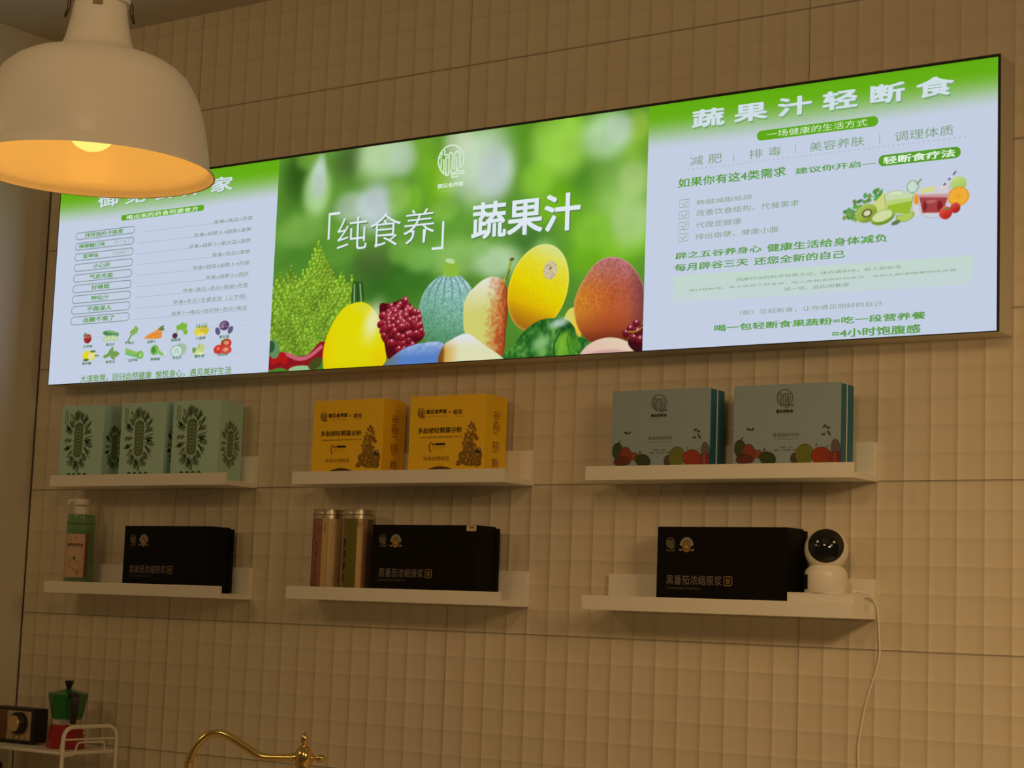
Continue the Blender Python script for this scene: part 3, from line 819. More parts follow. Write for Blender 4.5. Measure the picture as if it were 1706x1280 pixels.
# peach
peach = [(329.7, 342.0), (335.5, 372.8), (355.3, 406.2), (382.3, 433.0), (412.6, 440.2), (445.9, 430.4), (471.2, 407.2), (488.5, 375.4), (492.6, 331.8), (483.1, 293.8), (454.2, 271.9), (410.6, 267.2), (371.6, 273.9), (342.5, 301.7)]
m, sdp = cv.poly(peach, (186, 92, 44))
pg = cv.noise(3, 61) - 0.5
ux = (cv.X - 408.8) / 88.5; vz = (cv.Z - 354.8) / 90.0
cv.mix(m * np.clip(-ux * 0.9 + 0.1 - np.abs(vz) * 0.3, 0, 1), (206, 136, 40))
cv.mix(m * np.clip(ux * 0.9 + vz * 0.35 + pg * 0.4, 0, 1), (160, 82, 84))
cv.mix(m * np.clip(vz * 1.2 - 0.25 + pg * 0.3, 0, 1), (178, 116, 118))
cv.mix(m * np.clip(-vz * 1.1 - 0.25 + pg * 0.4, 0, 1), (124, 46, 26))
cv.mix(m * np.clip(ux * 1.4 - 0.75, 0, 1), (84, 44, 56))
cv.mix(m * np.clip(-vz * 1.4 - 0.85, 0, 1), (70, 26, 22))
cv.C *= (1 + 0.22 * m * pg)[..., None]
cv.mix(m * np.clip(1 - sdp / 3.5, 0, 1) * 0.55 * (vz > -0.4), (214, 190, 170))
# pale fruits along the bottom edge
m, u, v, d = cv.ell((411.9, 231.7), 70.2, 48.8); cv.fruit(m, u, v, (222, 190, 172), (226, 208, 176), (200, 140, 140), (0.6, 0.6))
cv.mix(m * np.exp(-((v - 0.45 + 0.3 * u * u) / 0.07) ** 2) * 0.5, (186, 116, 130))
m, sdp = cv.poly([(8.3, 242.8), (6.3, 280.5), (30.3, 296.8), (69.7, 307.1), (104.0, 287.9), (162.7, 251.8), (151.3, 241.3)], (220, 220, 178))
cv.mix(m * np.clip((51.8 - cv.X) / 45, 0, 1), (206, 150, 50)); cv.mix(m * np.clip((16.3 - cv.X) / 8, 0, 1), (120, 76, 30))
cv.mix(m * np.clip((cv.Z - 276.3) / 25, 0, 1), (220, 224, 226))
cv.poly([(456.9, 271.8), (496.3, 302.3), (498.2, 244.0), (476.6, 247.4)], (58, 14, 20))
for c in ((474.7, 304.8), (452.3, 287.3), (470.2, 276.9), (483.9, 272.7), (477.9, 289.4), (461.5, 295.0)):
    m, u, v, d = cv.ell(c, 9, 9); cv.fruit(m, u, v, (112, 26, 34), (186, 90, 96), (60, 8, 14), (0.1, 0.8)); cv.disc((c[0], c[1] + 4), 2.2, 1.6, (230, 190, 196))
cv.stroke([(456.3, 289.4), (475.2, 289.5), (488.4, 297.0)], 2, (190, 150, 60))
filmB = cv.build('fruit_photo_film', SY, M_screen, sign)

p = on_sign(); p.lift = 0.5
logo(p, (-23.3, 640.2, 45.0, 709.5), (206, 230, 200))
p.text('御见食养家', (-22.5, 619.2, 45.6, 629.6), (214, 234, 212), 0.02)
p.text('YUJIANSHIYANGJIA', (-22.1, 612.3, 45.2, 612.7), (200, 226, 190))
p.build('shop_emblem', M_screen, filmB)
p = on_sign(); p.lift = 0.5
def shadow_text(s, bb, bold):
    p.lift = 0.45; p.text(s, (bb[0] + 3, bb[1] - 3, bb[2] + 3, bb[3] - 3), (92, 132, 78), bold)
    p.lift = 0.8; p.text(s, bb, (222, 232, 240), bold)
shadow_text('纯食养', (-291.5, 507.0, -25.9, 580.2), -0.008)
p.build('headline_lettering', M_screen, filmB); p = on_sign()
shadow_text('蔬果汁', (70.7, 501.8, 338.0, 579.0), 0.014)
p.build('headline_lettering', M_screen, filmB); p = on_sign(); p.lift = 0.8
a = (-319.0, 535.9, -286.3, 594.9); w = 5.5
p.rect(a[0], a[1], a[0] + w, a[3], (222, 232, 240)); p.rect(a[0] + w, a[3] - w, a[2], a[3], (222, 232, 240))
p.build('opening_bracket', M_screen, filmB); p = on_sign(); p.lift = 0.8
a = (-30.6, 489.2, -0.3, 548.4)
p.rect(a[2] - w, a[1], a[2], a[3], (222, 232, 240)); p.rect(a[0], a[1], a[2] - w, a[1] + w, (222, 232, 240))
p.build('closing_bracket', M_screen, filmB)

# --- film with the fasting menu
cvC = Canvas(D2, SX1 - 4, SZ0 + 1.5, SZ1 - 5, 1.5, WHT)
banner(cvC, D2, SX1)
m, sdp = cvC.polymask([(555.9, 391.6), (1152.5, 384.5), (1146.8, 333.8), (554.9, 339.9)], 3)
cvC.mix(m * (0.75 - 0.35 * np.clip((369.0 - cvC.Z) / 60 + 0.5, 0, 1)), (192, 220, 192))
def D(c, rx, rz, color, ang=0.0, soft=1.0): return cvC.disc(c, rx, rz, color, ang, soft)
rr = np.random.RandomState(11)
for x0_, y0_, s in [(961.2, 510.4, 14), (973.0, 511.7, 8), (944.3, 502.4, 14), (934.2, 490.5, 12), (922.3, 481.9, 11), (912.1, 478.0, 8), (925.1, 472.0, 6)]:
    for k in range(7): D((x0_ + rr.uniform(-s, s), y0_ + rr.uniform(-s, s) * 0.8), rr.uniform(3, 7), rr.uniform(2, 4), (rr.randint(70, 130), rr.randint(130, 170), rr.randint(50, 90)), rr.uniform(0, 3))
cvC.poly([(963.2, 490.9), (973.1, 502.8), (986.5, 511.1), (993.4, 496.1), (992.0, 479.4), (968.4, 477.6)], (204, 212, 132))
D((1006.7, 506.7), 17, 7, (176, 190, 150)); D((1006.7, 506.4), 15, 5.5, (214, 224, 190))
cvC.poly([(984.9, 506.5), (1040.8, 506.6), (1036.9, 487.1), (1033.5, 468.4), (993.8, 472.9), (989.3, 490.1)], (196, 216, 170), curve=False)
cvC.poly([(990.2, 488.4), (1037.6, 491.8), (1033.5, 468.7), (994.1, 473.1)], (152, 186, 48), curve=False)
cvC.mix(cvC.polymask([(988.4, 496.5), (1039.2, 498.0), (1037.6, 491.8), (990.2, 486.8)])[0] * 0.8, (184, 206, 110))
cvC.stroke([(1040.8, 506.6), (1036.9, 487.1), (1033.8, 468.4), (993.8, 472.9), (985.2, 506.5)], 1.6, (150, 165, 110))
m, u, v, d = cvC.ell((1038.2, 517.1), 12, 12); cvC.mix(m * (d > 0.8), (150, 180, 130)); cvC.mix(m * (d <= 0.8) * 0.7, (200, 222, 200)); cvC.stroke([(1054.5, 529.0), (1046.4, 521.1)], 2.5, (120, 150, 80))
D((1045.9, 492.6), 5, 11, (232, 150, 30)); cvC.mix(cvC.polymask([(1038.6, 485.4), (1051.8, 484.1), (1055.3, 464.8), (1037.2, 464.9)])[0] * 0.8, (214, 210, 218))
m, u, v, d = cvC.ell((1123.0, 514.1), 15, 13); cvC.fruit(m, u, v, (176, 204, 112), (206, 222, 160), (150, 180, 70))
m, u, v, d = cvC.ell((1123.2, 491.0), 20, 17); cvC.mix(m, (226, 150, 24)); cvC.mix(m * (d < 0.86), (238, 176, 60))
for k in range(10): cvC.stroke([(1123.2, 491.0), (1123.2 + 16 * math.cos(k * 0.628), 491.0 + 14 * math.sin(k * 0.628))], 0.8, (226, 150, 30))
cvC.poly([(1048.3, 501.8), (1056.4, 512.1), (1108.5, 514.0), (1107.0, 502.3), (1096.1, 461.0), (1056.9, 463.9)], (212, 204, 204), curve=False, a=0.85)
cvC.poly([(1053.9, 512.4), (1078.4, 514.6), (1077.7, 503.7), (1052.4, 503.0)], (208, 214, 140), curve=False)
cvC.poly([(1050.8, 497.6), (1103.8, 491.7), (1095.2, 465.0), (1056.9, 467.8)], (160, 66, 66), curve=False)
cvC.mix(cvC.polymask([(1049.9, 501.7), (1105.4, 497.8), (1103.9, 490.9), (1050.8, 496.1)])[0] * 0.7, (196, 132, 136))
D((1061.7, 480.0), 4, 9, (130, 36, 40)); D((1089.4, 477.4), 5, 9, (126, 30, 36)); D((1073.0, 486.8), 10, 3, (184, 100, 96))
cvC.stroke([(1049.1, 501.0), (1056.9, 463.9), (1095.2, 461.4), (1107.7, 513.3)], 1.4, (190, 170, 170))
for k in range(6):
    a, b = np.array((1092.3, 509.8)), np.array((1117.9, 535.4)); cvC.stroke([tuple(a + (b - a) * k / 6), tuple(a + (b - a) * (k + 1) / 6)], 3.2, (120, 90, 120) if k % 2 else (226, 222, 230))
m, u, v, d = cvC.ell((1117.7, 471.5), 9.5, 9.5); cvC.fruit(m, u, v, (190, 52, 44), (226, 130, 110), (130, 24, 24))
m, u, v, d = cvC.ell((1100.1, 464.1), 12, 11.5); cvC.fruit(m, u, v, (206, 56, 44), (232, 140, 120), (150, 28, 24)); D((1101.6, 471.5), 6, 2, (110, 130, 60))
m, u, v, d = cvC.ell((950.6, 476.9), 21, 17, 0.3); cvC.fruit(m, u, v, (156, 178, 66), (184, 200, 110), (110, 120, 50))
D((951.8, 477.2), 10, 7.5, (72, 76, 44), 0.2); D((951.8, 477.2), 7, 5, (212, 214, 170), 0.2)
m, u, v, d = cvC.ell((981.8, 466.5), 23, 13, 0.22); cvC.mix(m, (112, 150, 44)); m, u, v, d = cvC.ell((981.4, 469.7), 22, 10.5, 0.25); cvC.mix(m, (156, 184, 84)); cvC.mix(m * (d < 0.88), (206, 220, 160))
m, u, v, d = cvC.ell((1024.7, 465.2), 18, 10, 0.2); cvC.mix(m * (v < 0.45), (140, 172, 60)); cvC.mix(m * (d < 0.85) * (v < 0.35), (176, 200, 90)); D((1007.4, 454.9), 9, 4, (96, 120, 80), 0.3)
filmC = cvC.build('fasting_menu_film', SY, M_screen, sign)

p = on_sign(); bb = (586.4, 675.6, 1113.9, 711.7)
p.lift = 0.45; p.text('蔬 果 汁 轻 断 食', (bb[0] + 2.5, bb[1] - 3.5, bb[2] + 2.5, bb[3] - 3.5), (124, 166, 112), 0.022); p.lift = 0.8
p.text('蔬 果 汁 轻 断 食', bb, TXW, 0.022)
p.build('title_lettering', M_screen, filmC)
p = on_sign(); p.lift = 0.5
p.pill(*(726.9, 635.3, 971.2, 654.4), (96, 168, 26)); p.lift = 0.8; p.text('一场健康的生活方式', (748.2, 638.5, 949.7, 651.7), (216, 236, 205), 0.006)
p.build('subtitle_badge', M_screen, filmC)
p = on_sign(); p.lift = 0.5
p.text('减 肥', (584.3, 602.9, 653.5, 621.4), INK2, 0.004); p.text('排 毒', (711.0, 603.1, 779.1, 620.3), INK2, 0.004)
p.text('美容养肤', (835.7, 602.4, 945.1, 620.3), INK2, 0.004); p.text('调理体质', (1003.3, 602.3, 1113.7, 620.2), INK2, 0.004)
for a, b in (((679.0, 602.0), (679.0, 615.8)), ((807.0, 603.9), (807.1, 619.7)), ((974.3, 602.8), (974.4, 619.4))): p.line(a, b, 1.2, (140, 165, 150))
a, b = (570.8, 596.1), (1142.0, 592.7)
for k in range(60):
    u0 = a[0] + (b[0] - a[0]) * k / 60; p.rect(u0, a[1] - 0.6, u0 + 4, a[1] + 0.6, (156, 170, 188))
p.build('benefit_lettering', M_screen, filmC)
p = on_sign(); p.lift = 0.5
p.text('如果你有这4类需求', (559.9, 562.4, 789.1, 580.9), INK, 0.012); p.text('建议你开启—', (807.9, 563.0, 968.3, 574.8), INK, 0.012)
p.pill(*(972.6, 560.0, 1127.2, 580.4), (88, 156, 40)); p.lift = 0.8; p.text('轻断食疗法', (981.8, 562.9, 1116.8, 577.0), (220, 238, 216), 0.022)
p.build('appeal_lettering', M_screen, filmC)
p = on_sign(); p.lift = 0.5
for bx, tx, s in (((564.1, 524.0, 585.2, 538.4), (601.0, 525.2, 719.3, 534.7), '跨越减脂瓶颈'), ((563.8, 501.5, 585.3, 515.7), (601.6, 503.0, 816.7, 515.3), '改善饮食结构，代餐需求'), ((563.8, 480.2, 584.9, 494.4), (601.1, 480.1, 698.3, 491.6), '代理亚健康'), ((563.1, 457.4, 584.4, 472.2), (600.7, 457.8, 776.0, 469.2), '排出宿便，健康小腹')):
    p.outline([(bx[0], bx[1]), (bx[2], bx[1]), (bx[2], bx[3]), (bx[0], bx[3])], 1.3, (136, 164, 130))
    w_, h_ = bx[2] - bx[0], bx[3] - bx[1]
    p.outline([(bx[0] + w_ * 0.25, bx[1] + h_ * 0.6), (bx[0] + w_ * 0.45, bx[1] + h_ * 0.2), (bx[0] + w_ * 0.85, bx[1] + h_ * 0.75)], 1.5, (130, 160, 124), closed=False)
    p.text(s, tx, INK2, 0.004)
p.build('checklist', M_screen, filmC)
p = on_sign(); p.lift = 0.5
p.text('辟之五谷养身心', (557.6, 423.3, 741.9, 436.5), INK, 0.014); p.text('健康生活给身体减负', (753.2, 421.8, 991.6, 437.0), INK, 0.014)
p.text('每月辟谷三天', (557.0, 399.7, 714.8, 414.1), INK, 0.014); p.text('还您全新的自己', (726.4, 399.1, 910.2, 413.7), INK, 0.014)
p.build('pledge_lettering', M_screen, filmC); p = on_sign(); p.lift = 0.5
p.text('风靡时尚的科学修养方式，体内清如水，脸上颜如玉', (690.2, 371.6, 1019.1, 377.7), (116, 156, 110), 0.004)
p.text('通过轻断食，有人收获了好身体，有人皮肤逐渐好到发光，有的人肠道健康明显改善', (588.9, 359.2, 1121.9, 363.4), (116, 156, 110), 0.004)
p.text('试一试，总比闲着强', (789.1, 346.1, 919.1, 353.1), (116, 156, 110), 0.004)
p.build('testimonial_lettering', M_screen, filmC); p = on_sign(); p.lift = 0.5
p.text('（御）见轻断食，让你遇见刚好的自己', (699.5, 306.7, 984.1, 315.8), INK2, 0.004)
p.text('喝一包轻断食果蔬粉=吃一段营养餐', (646.2, 278.5, 1065.8, 291.8), INK, 0.016); p.text('=4小时饱腹感', (887.2, 254.0, 1056.4, 269.9), INK, 0.016)
p.build('fasting_lettering', M_screen, filmC)

# ------------------------------------------------------------------ picture ledges
SHELVES = {'T1': (-1113, -546, -1), 'T2': (-350, 204.5, -2), 'T3': (396, 951, -1), 'B1': (-1109, -545, -250), 'B2': (-351, 204, -245), 'B3': (397, 951, -246)}
SLABEL = {'T1': 'white picture ledge holding the three mint green cartons', 'T2': 'white picture ledge holding the two yellow cartons', 'T3': 'white picture ledge holding the two pale fruit gift boxes',
          'B1': 'white picture ledge holding the green pump bottle and a black box', 'B2': 'white picture ledge holding two tall tins and a black box', 'B3': 'white picture ledge holding a black box and the security camera'}
LIPY, FLOORT = -107, 11
def floor_z(k): return SHELVES[k][2] + FLOORT
for k, (x0, x1, z) in SHELVES.items():
    r = empty('picture_ledge', P((x0 + x1) / 2, 0, z), SLABEL[k], 'shelf', 'white picture ledges on the tiled wall')
    h = (x1 - x0) / 2
    bm = bmesh.new(); box(bm, -h, h, -13, -0.5, 0, 71, 0.8); obj('back_board', bm, M_shelf, r)
    bm = bmesh.new(); box(bm, -h, h, LIPY + 9, -13, 0, FLOORT, 0.6); obj('ledge_board', bm, M_shelf, r)
    bm = bmesh.new(); box(bm, -h, h, LIPY, LIPY + 9, 0, 27, 0.8); obj('front_lip', bm, M_shelf, r)

def facing(x, y):            # angle from a thing towards the viewer's side of the counter
    return math.atan2(-3137 - y, 2353 - x)
def clone(root, loc, label):
    r = root.copy(); col.objects.link(r); r.location = loc; r['label'] = label
    for ch in list(root.children):
        c = ch.copy(); col.objects.link(c); c.parent = r
        for g in list(ch.children):
            d = g.copy(); col.objects.link(d); d.parent = c
    return r

FY = -96.0                      # fronts of the cartons, just behind the ledge lip

# ------------------------------------------------------------------ mint cartons
def mint_box():
    W, Dp, H = 145, 77, 180
    x0 = -727.5; z0 = floor_z('T1')
    r = empty('tea_carton', P(x0, FY, z0), 'mint green carton nearest the end board gap, its whole side in view', 'carton', 'mint green cartons')
    bm = bmesh.new(); box(bm, 0, W, 0, Dp, 0, H, 0.8); obj('carton_body', bm, M_mint, r)
    bm = bmesh.new(); box(bm, 1.2, W - 1.2, 1.2, Dp - 1.2, H, H + 0.8); obj('lid_flap', bm, M_mint, r)
    def pattern(p, cx, cz, s, w):
        ink, ink2 = (98, 122, 88), (122, 148, 114)
        cw, chh = 14.5 * s * w, 41 * s
        p.pill(cx - cw, cz - chh, cx + cw, cz + chh, (98, 122, 84), r=cw * 0.9)
        p.pill(cx - cw * 0.55, cz - chh * 0.86, cx + cw * 0.55, cz + chh * 0.86, (132, 156, 118), r=cw * 0.5, lift=0.45)
        for k in range(9):
            zz_ = cz - chh * 0.75 + k * chh * 0.19; p.rect(cx - cw * 0.4, zz_, cx + cw * 0.4, zz_ + chh * 0.10, (92, 116, 80), lift=0.6)
        for k in (-0.8, 0.8): p.line((cx + cw * k, cz - chh * 0.8), (cx + cw * k, cz + chh * 0.8), 0.9, (134, 158, 122), lift=0.5)
        rr = random.Random(4)
        def leaf(x, z, L, a, c):
            ca, sa = math.cos(a), math.sin(a); wd = min(L * 0.2, 1.8)
            p.poly([(x + (u * ca - v * sa) * w, z + u * sa + v * ca) for u, v in ((0, 0), (L * 0.35, wd), (L * 0.75, wd * 0.7), (L, 0), (L * 0.75, -wd * 0.7), (L * 0.35, -wd))], c)
        for k in range(26):                       # twigs growing outward from the cartouche
            a = 2 * math.pi * k / 26 + rr.uniform(-0.08, 0.08)
            bx = cx + math.cos(a) * cw * 1.15; bz = cz + math.sin(a) * chh * 1.05
            dirx = math.atan2(math.sin(a) * 1.3, math.cos(a))
            L = rr.uniform(20, 31) * s
            if abs(math.sin(a)) > 0.75: L *= 0.92
            ex, ez = bx + math.cos(dirx) * L * w, bz + math.sin(dirx) * L
            c = ink if k % 3 else ink2
            p.line((bx, bz), (ex, ez), 1.3 * s, c)
            for t in (0.3, 0.5, 0.7, 0.9):
                mx_, mz_ = bx + (ex - bx) * t, bz + (ez - bz) * t
                for sg in (-1, 1): leaf(mx_, mz_, rr.uniform(6, 11) * s, dirx + sg * rr.uniform(0.5, 0.9), c)
            leaf(ex, ez, 9 * s, dirx, c)
        for a in (-1.0, -0.25, 0.0, 0.25, 1.0):   # bold leaves springing from the middle of one flank
            for L in (32,): leaf(cx + cw * 1.1, cz + a * 8 * s, (L + abs(a) * 14) * s, a * 0.95, ink)
        for dz in (28, -18):
            for da in (-0.5, 0, 0.5): leaf(cx - cw * 2.0, cz + dz * s, 15 * s, math.pi + da, ink)
    p = Print(front_put(0)); pattern(p, 62, 99, 1.0, 1.0)
    p.build('leaf_print', M_print, r); p = Print(front_put(0))
    for i in range(2):
        for k in range(7): p.rect(12 + i * 7, 168 - k * 5 - i * 3, 16 + i * 7, 171 - k * 5 - i * 3, (104, 116, 74))
    p.build('corner_lettering', M_print, r); p = Print(front_put(0))
    for k in range(4): p.ell(36 + k * 18, 14, 7.5, 8, (80, 104, 70))
    p.build('badge_print', M_print, r)
    p = Print(side_put(W)); pattern(p, 38, 84, 0.72, 0.86); p.build('side_print', M_print, r)
    return r
g = mint_box()
g['label'] = 'mint green carton with its side fully in view, nearest the yellow cartons'
zt = floor_z('T1')
clone(g, P(-1098, FY, zt), 'mint green carton nearest the plain side wall, first of three')
clone(g, P(-895, FY, zt), 'mint green carton standing between the two other mint cartons')

# ------------------------------------------------------------------ yellow cartons
def yellow_box():
    W, Dp, H = 192, 76, 167
    x0 = -45; z0 = floor_z('T2')
    r = empty('cereal_carton', P(x0, FY, z0), 'yellow carton beside the bare end of its ledge, side panel lit', 'carton', 'yellow grain powder cartons')
    bm = bmesh.new(); box(bm, 0, W, 0, Dp, 0, H, 0.8); obj('carton_body', bm, M_yellow, r)
    bm = bmesh.new(); box(bm, 1.2, W - 1.2, 1.2, Dp - 1.2, H, H + 0.8); obj('lid_flap', bm, M_yellow, r)
    p = Print(lambda u, v, L: (u - x0, -L, v - z0))
    K, G = (52, 34, 10), (110, 70, 14)
    logo(p, (-24.6, 131.4, -6.0, 152.5), G, 1.2)
    p.text('御见食养家', (-2.7, 139.3, 50.3, 148.8), K, 0.02); p.text('YUJIANSHIYANGJIA', (-2.1, 133.6, 51.0, 135.2), K)
    c = (57.2, 142.4); p.ell(c[0], c[1], 2.2, 2.4, (170, 70, 10))
    p.text('盛苗', (65.8, 137.5, 89.1, 147.0), (86, 54, 14), 0.012); p.rect(*(66.1, 133.1, 89.8, 133.6), G)
    p.build('emblem_print', M_print, r); p = Print(lambda u, v, L: (u - x0, -L, v - z0))
    p.text('多肽硒轻颗菌谷粉', (-22.0, 99.7, 90.1, 111.7), K, 0.012)
    p.text('一种具有调理作用的营养早餐轻体谷物产品', (-22.4, 89.9, 90.6, 93.4), (92, 60, 14), 0.004)
    a = (-0.8, 61.4, 18.6, 81.9)
    cx_, cz_, R = a[2], (a[1] + a[3]) / 2, (a[3] - a[1]) / 2
    p.outline([(cx_ - R + R * (1 - math.cos(t)) * 0.8, cz_ + R * math.sin(t)) for t in [math.radians(-75 + 15 * i) for i in range(11)]], 2.2, (120, 56, 10), closed=False)
    p.rect(*(23.6, 75.1, 49.3, 79.7), (48, 22, 8)); p.rect(*(14.3, 75.5, 21.9, 78.4), G)
    for yy in (744.5, 747.5): p.rect(*(15.3, 71.4, 49.7, 72.0), G)
    p.rect(*(15.5, 67.4, 40.8, 67.9), G)
    p.text('冲调谷物制品', (-7.1, 43.4, 60.8, 52.4), (116, 66, 16), 0.004)
    p.build('title_print', M_print, r); p = Print(lambda u, v, L: (u - x0, -L, v - z0))
    # bowl piled with mushrooms and grain
    bx, bz = (113.2, 55.3); rr = random.Random(3)
    LINE, OLV, CRM = (128, 92, 20), (150, 122, 34), (196, 146, 40)
    p.poly([(bx + 30 * math.cos(t), bz + 24 * math.sin(t)) for t in [math.pi + math.pi * i / 16 for i in range(17)]], (140, 112, 26))
    p.ell(bx, bz, 30, 9, (138, 112, 30), lift=0.4)
    for k in range(110):
        t = rr.uniform(0, 1) ** 1.25; zc = bz - 20 + 84 * t; hw = 27 * (1 - t) ** 0.8 + 4
        xx = bx + rr.uniform(-hw, hw); s_ = rr.uniform(3, 6.5) * (1.1 - 0.5 * t)
        p.ell(xx, zc, s_, s_ * 0.75, LINE, rr.uniform(0, 3), 12, lift=0.45 + k * 0.003); p.ell(xx, zc, s_ * 0.72, s_ * 0.5, (CRM, OLV, (176, 104, 26))[k % 3], rr.uniform(0, 3), 12, lift=0.4515 + k * 0.003)
    for k in range(14):
        t = rr.uniform(0, 3.14); p.line((bx + 30 * math.cos(t + 3.14), bz + 24 * math.sin(t + 3.14)), (bx + 10 * math.cos(t + 3.14), bz - 4), 0.8, LINE, lift=0.45)
    p.ell(*(133.0, 61.0), 7, 5, (70, 30, 12), 0.2, lift=0.75); p.ell(*(135.8, 65.8), 4, 4, (160, 150, 110), lift=0.8)
    p.build('bowl_print', M_print, r); p = Print(lambda u, v, L: (u - x0, -L, v - z0))
    a = (-6.1, 25.5, 82.1, 32.2)
    p.poly([(a[0] + (a[2] - a[0]) * i / 14, a[1] - 4 + (a[3] - a[1] + 4) * math.sin(math.pi * i / 14)) for i in range(15)], (92, 64, 12))
    p.build('wave_print', M_print, r)
    p = Print(side_put(W)); rr = random.Random(8)
    for zc, s in ((128, '谷'), (104, '粉'), (66, '轻'), (30, '颗')):
        p.text(s, (28, zc - 9, 46, zc + 9), (120, 72, 22), 0.006); p.rect(30, zc - 14, 44, zc - 12, (150, 100, 60)); p.rect(48, zc - 8, 51, zc + 8, (188, 140, 110))
    p.build('side_print', M_print, r)
    return r
yb = yellow_box()
yb['label'] = 'yellow carton beside the bare end of its ledge, its side panel clearly lit'
clone(yb, P(-307, FY, floor_z('T2')), 'yellow carton whose side panel is shaded by the other yellow carton')

# ------------------------------------------------------------------ pale gift boxes with teal sides
def gift_box():
    W, H = 213, 160
    x0 = 708; z0 = floor_z('T3')
    r = empty('gift_box', P(x0, FY, z0), 'pale gift box with vegetable print nearest the bare ledge end', 'box', 'pale fruit drink gift boxes')
    bm = bmesh.new(); box(bm, 0, W, 0, 3, 0, H, 0.6); obj('front_board', bm, M_pearl, r)
    for nm, ya, yb_ in (('lid_tray', 3, 29), ('base_tray', 31.5, 58)):
        bm = bmesh.new(); box(bm, 1, W - 0.6, ya, yb_, 0.5, H - 0.6, 4.0, 3); obj(nm, bm, M_teal, r, auto=40, label='teal side of the box')
    bm = bmesh.new(); box(bm, 1.2, W - 1.2, 29, 31.5, 0.5, H - 2, 0.3); obj('paper_divider', bm, M_flatwhite, r)
    p = Print(lambda u, v, L: (u - x0, -L, v - z0))
    K = (52, 46, 30)
    logo(p, (795.4, 126.9, 828.2, 159.8), (84, 78, 56), 1.5)
    p.text('御见轻断食', (794.4, 117.6, 828.7, 123.7), K, 0.03); p.rect(*(795.0, 114.9, 828.9, 114.8), K)
    p.build('emblem_print', M_print, r); p = Print(lambda u, v, L: (u - x0, -L, v - z0))
    p.text('果蔬固体饮料', (788.6, 74.3, 840.9, 81.1), (66, 92, 66), 0.004); p.rect(*(790.6, 70.7, 841.1, 70.2), (66, 92, 66))
    p.text('净含量：150克', (801.5, 54.1, 827.7, 57.0), K); p.text('规格：15克/袋×10袋', (792.3, 49.0, 836.9, 51.9), K)
    p.build('title_print', M_print, r); p = Print(lambda u, v, L: (u - x0, -L, v - z0))
    for it in (((740.4, 89.1), -0.3, 6), ((748.3, 89.4), 0.8, 3.5), None, ((890.6, 91.7), 0.6, 4.5), ((897.3, 88.8), -0.4, 4.5), ((899.2, 79.2), -1.0, 6), ((888.8, 77.3), 0.1, 4.5)):
        if it is None:
            p.build('leaf_print', M_print, r); p = Print(lambda u, v, L: (u - x0, -L, v - z0)); continue
        c, a, L = it; p.ell(c[0], c[1], L, 1.8, K, a, 10)
    p.build('leaf_print', M_print, r); p = Print(lambda u, v, L: (u - x0, -L, v - z0))
    def veg(pt, rx, rz, color, ang=0.0, lift=0.3, rib=None):
        rx *= 1.16; rz *= 1.12; color = tuple(int(q * 0.92) for q in color)
        c = tuple(int(q * 0.5) for q in color)
        p.ell(pt[0], pt[1], rx, rz, c, ang, 22, lift); p.ell(pt[0], pt[1], rx - 0.9, rz - 0.9, color, ang, 22, lift + 0.05)
        if rib:
            for k in (-0.55, -0.2, 0.2, 0.55):
                p.outline([(pt[0] + rx * k * math.cos(t), pt[1] + rz * 0.92 * math.sin(t)) for t in [math.radians(-80 + 20 * i) for i in range(9)]], 0.8, rib, closed=False, lift=lift + 0.1)
    # heads of vegetables clipped by the box edges are kept inside its face
    veg((722.8, 54.3), 10.5, 15, (70, 84, 36), 0.1, 0.3, (36, 46, 20)); p.outline([(723.7, 68.6), (726.1, 72.9), (729.7, 75.1)], 2.2, (60, 66, 34), closed=False)
    veg((741.5, 45.2), 11.5, 16, (150, 66, 36), 0.2, 0.5); veg((731.9, 35.5), 15, 8, (110, 50, 34), 0.1, 0.7)
    p.line((751.1, 50.5), (759.6, 50.9), 1.2, K, 0.8)
    veg((761.0, 43.8), 7, 7, (160, 84, 50), 0.0, 0.6); veg((779.4, 35.8), 15, 11, (60, 78, 34), -0.3, 0.8, (36, 46, 20)); p.poly([(769.4, 49.1), (772.3, 55.6), (775.4, 50.1)], (80, 92, 50), 0.7)
    p.build('vegetable_print', M_print, r); p = Print(lambda u, v, L: (u - x0, -L, v - z0))
    veg((832.6, 35.0), 7, 9, (92, 74, 78), 0.0, 0.5); veg((852.0, 42.2), 15, 17, (128, 136, 50), -0.4, 0.6, (90, 98, 34)); p.line((875.2, 55.7), (875.7, 61.5), 1.4, K, 0.7)
    veg((913.7, 49.6), 8, 17, (116, 98, 104), 0.15, 0.5); veg((884.9, 39.4), 17, 14, (176, 66, 32), 0.0, 0.8, (130, 44, 22)); p.line((892.7, 55.8), (903.1, 55.9), 1.0, (110, 130, 60), 0.7)
    for k in range(9): veg((911.6 + (k % 3 - 1) * 7, 35.8 + (k // 3 - 1) * 6), 4, 3.8, ((150, 60, 52), (170, 84, 60), (140, 50, 60))[k % 3], 0, 0.9)
    p.build('vegetable_print', M_print, r)
    return r
gb = gift_box()
gb['label'] = 'pale gift box at the open end of its ledge, plump vegetables printed along its foot'
gb2 = clone(gb, P(446, FY, floor_z('T3')), 'pale gift box nearer the yellow cartons, same vegetables along its foot')
gb['label'] = 'pale gift box farther from the yellow cartons, its teal edge above the bare ledge end'

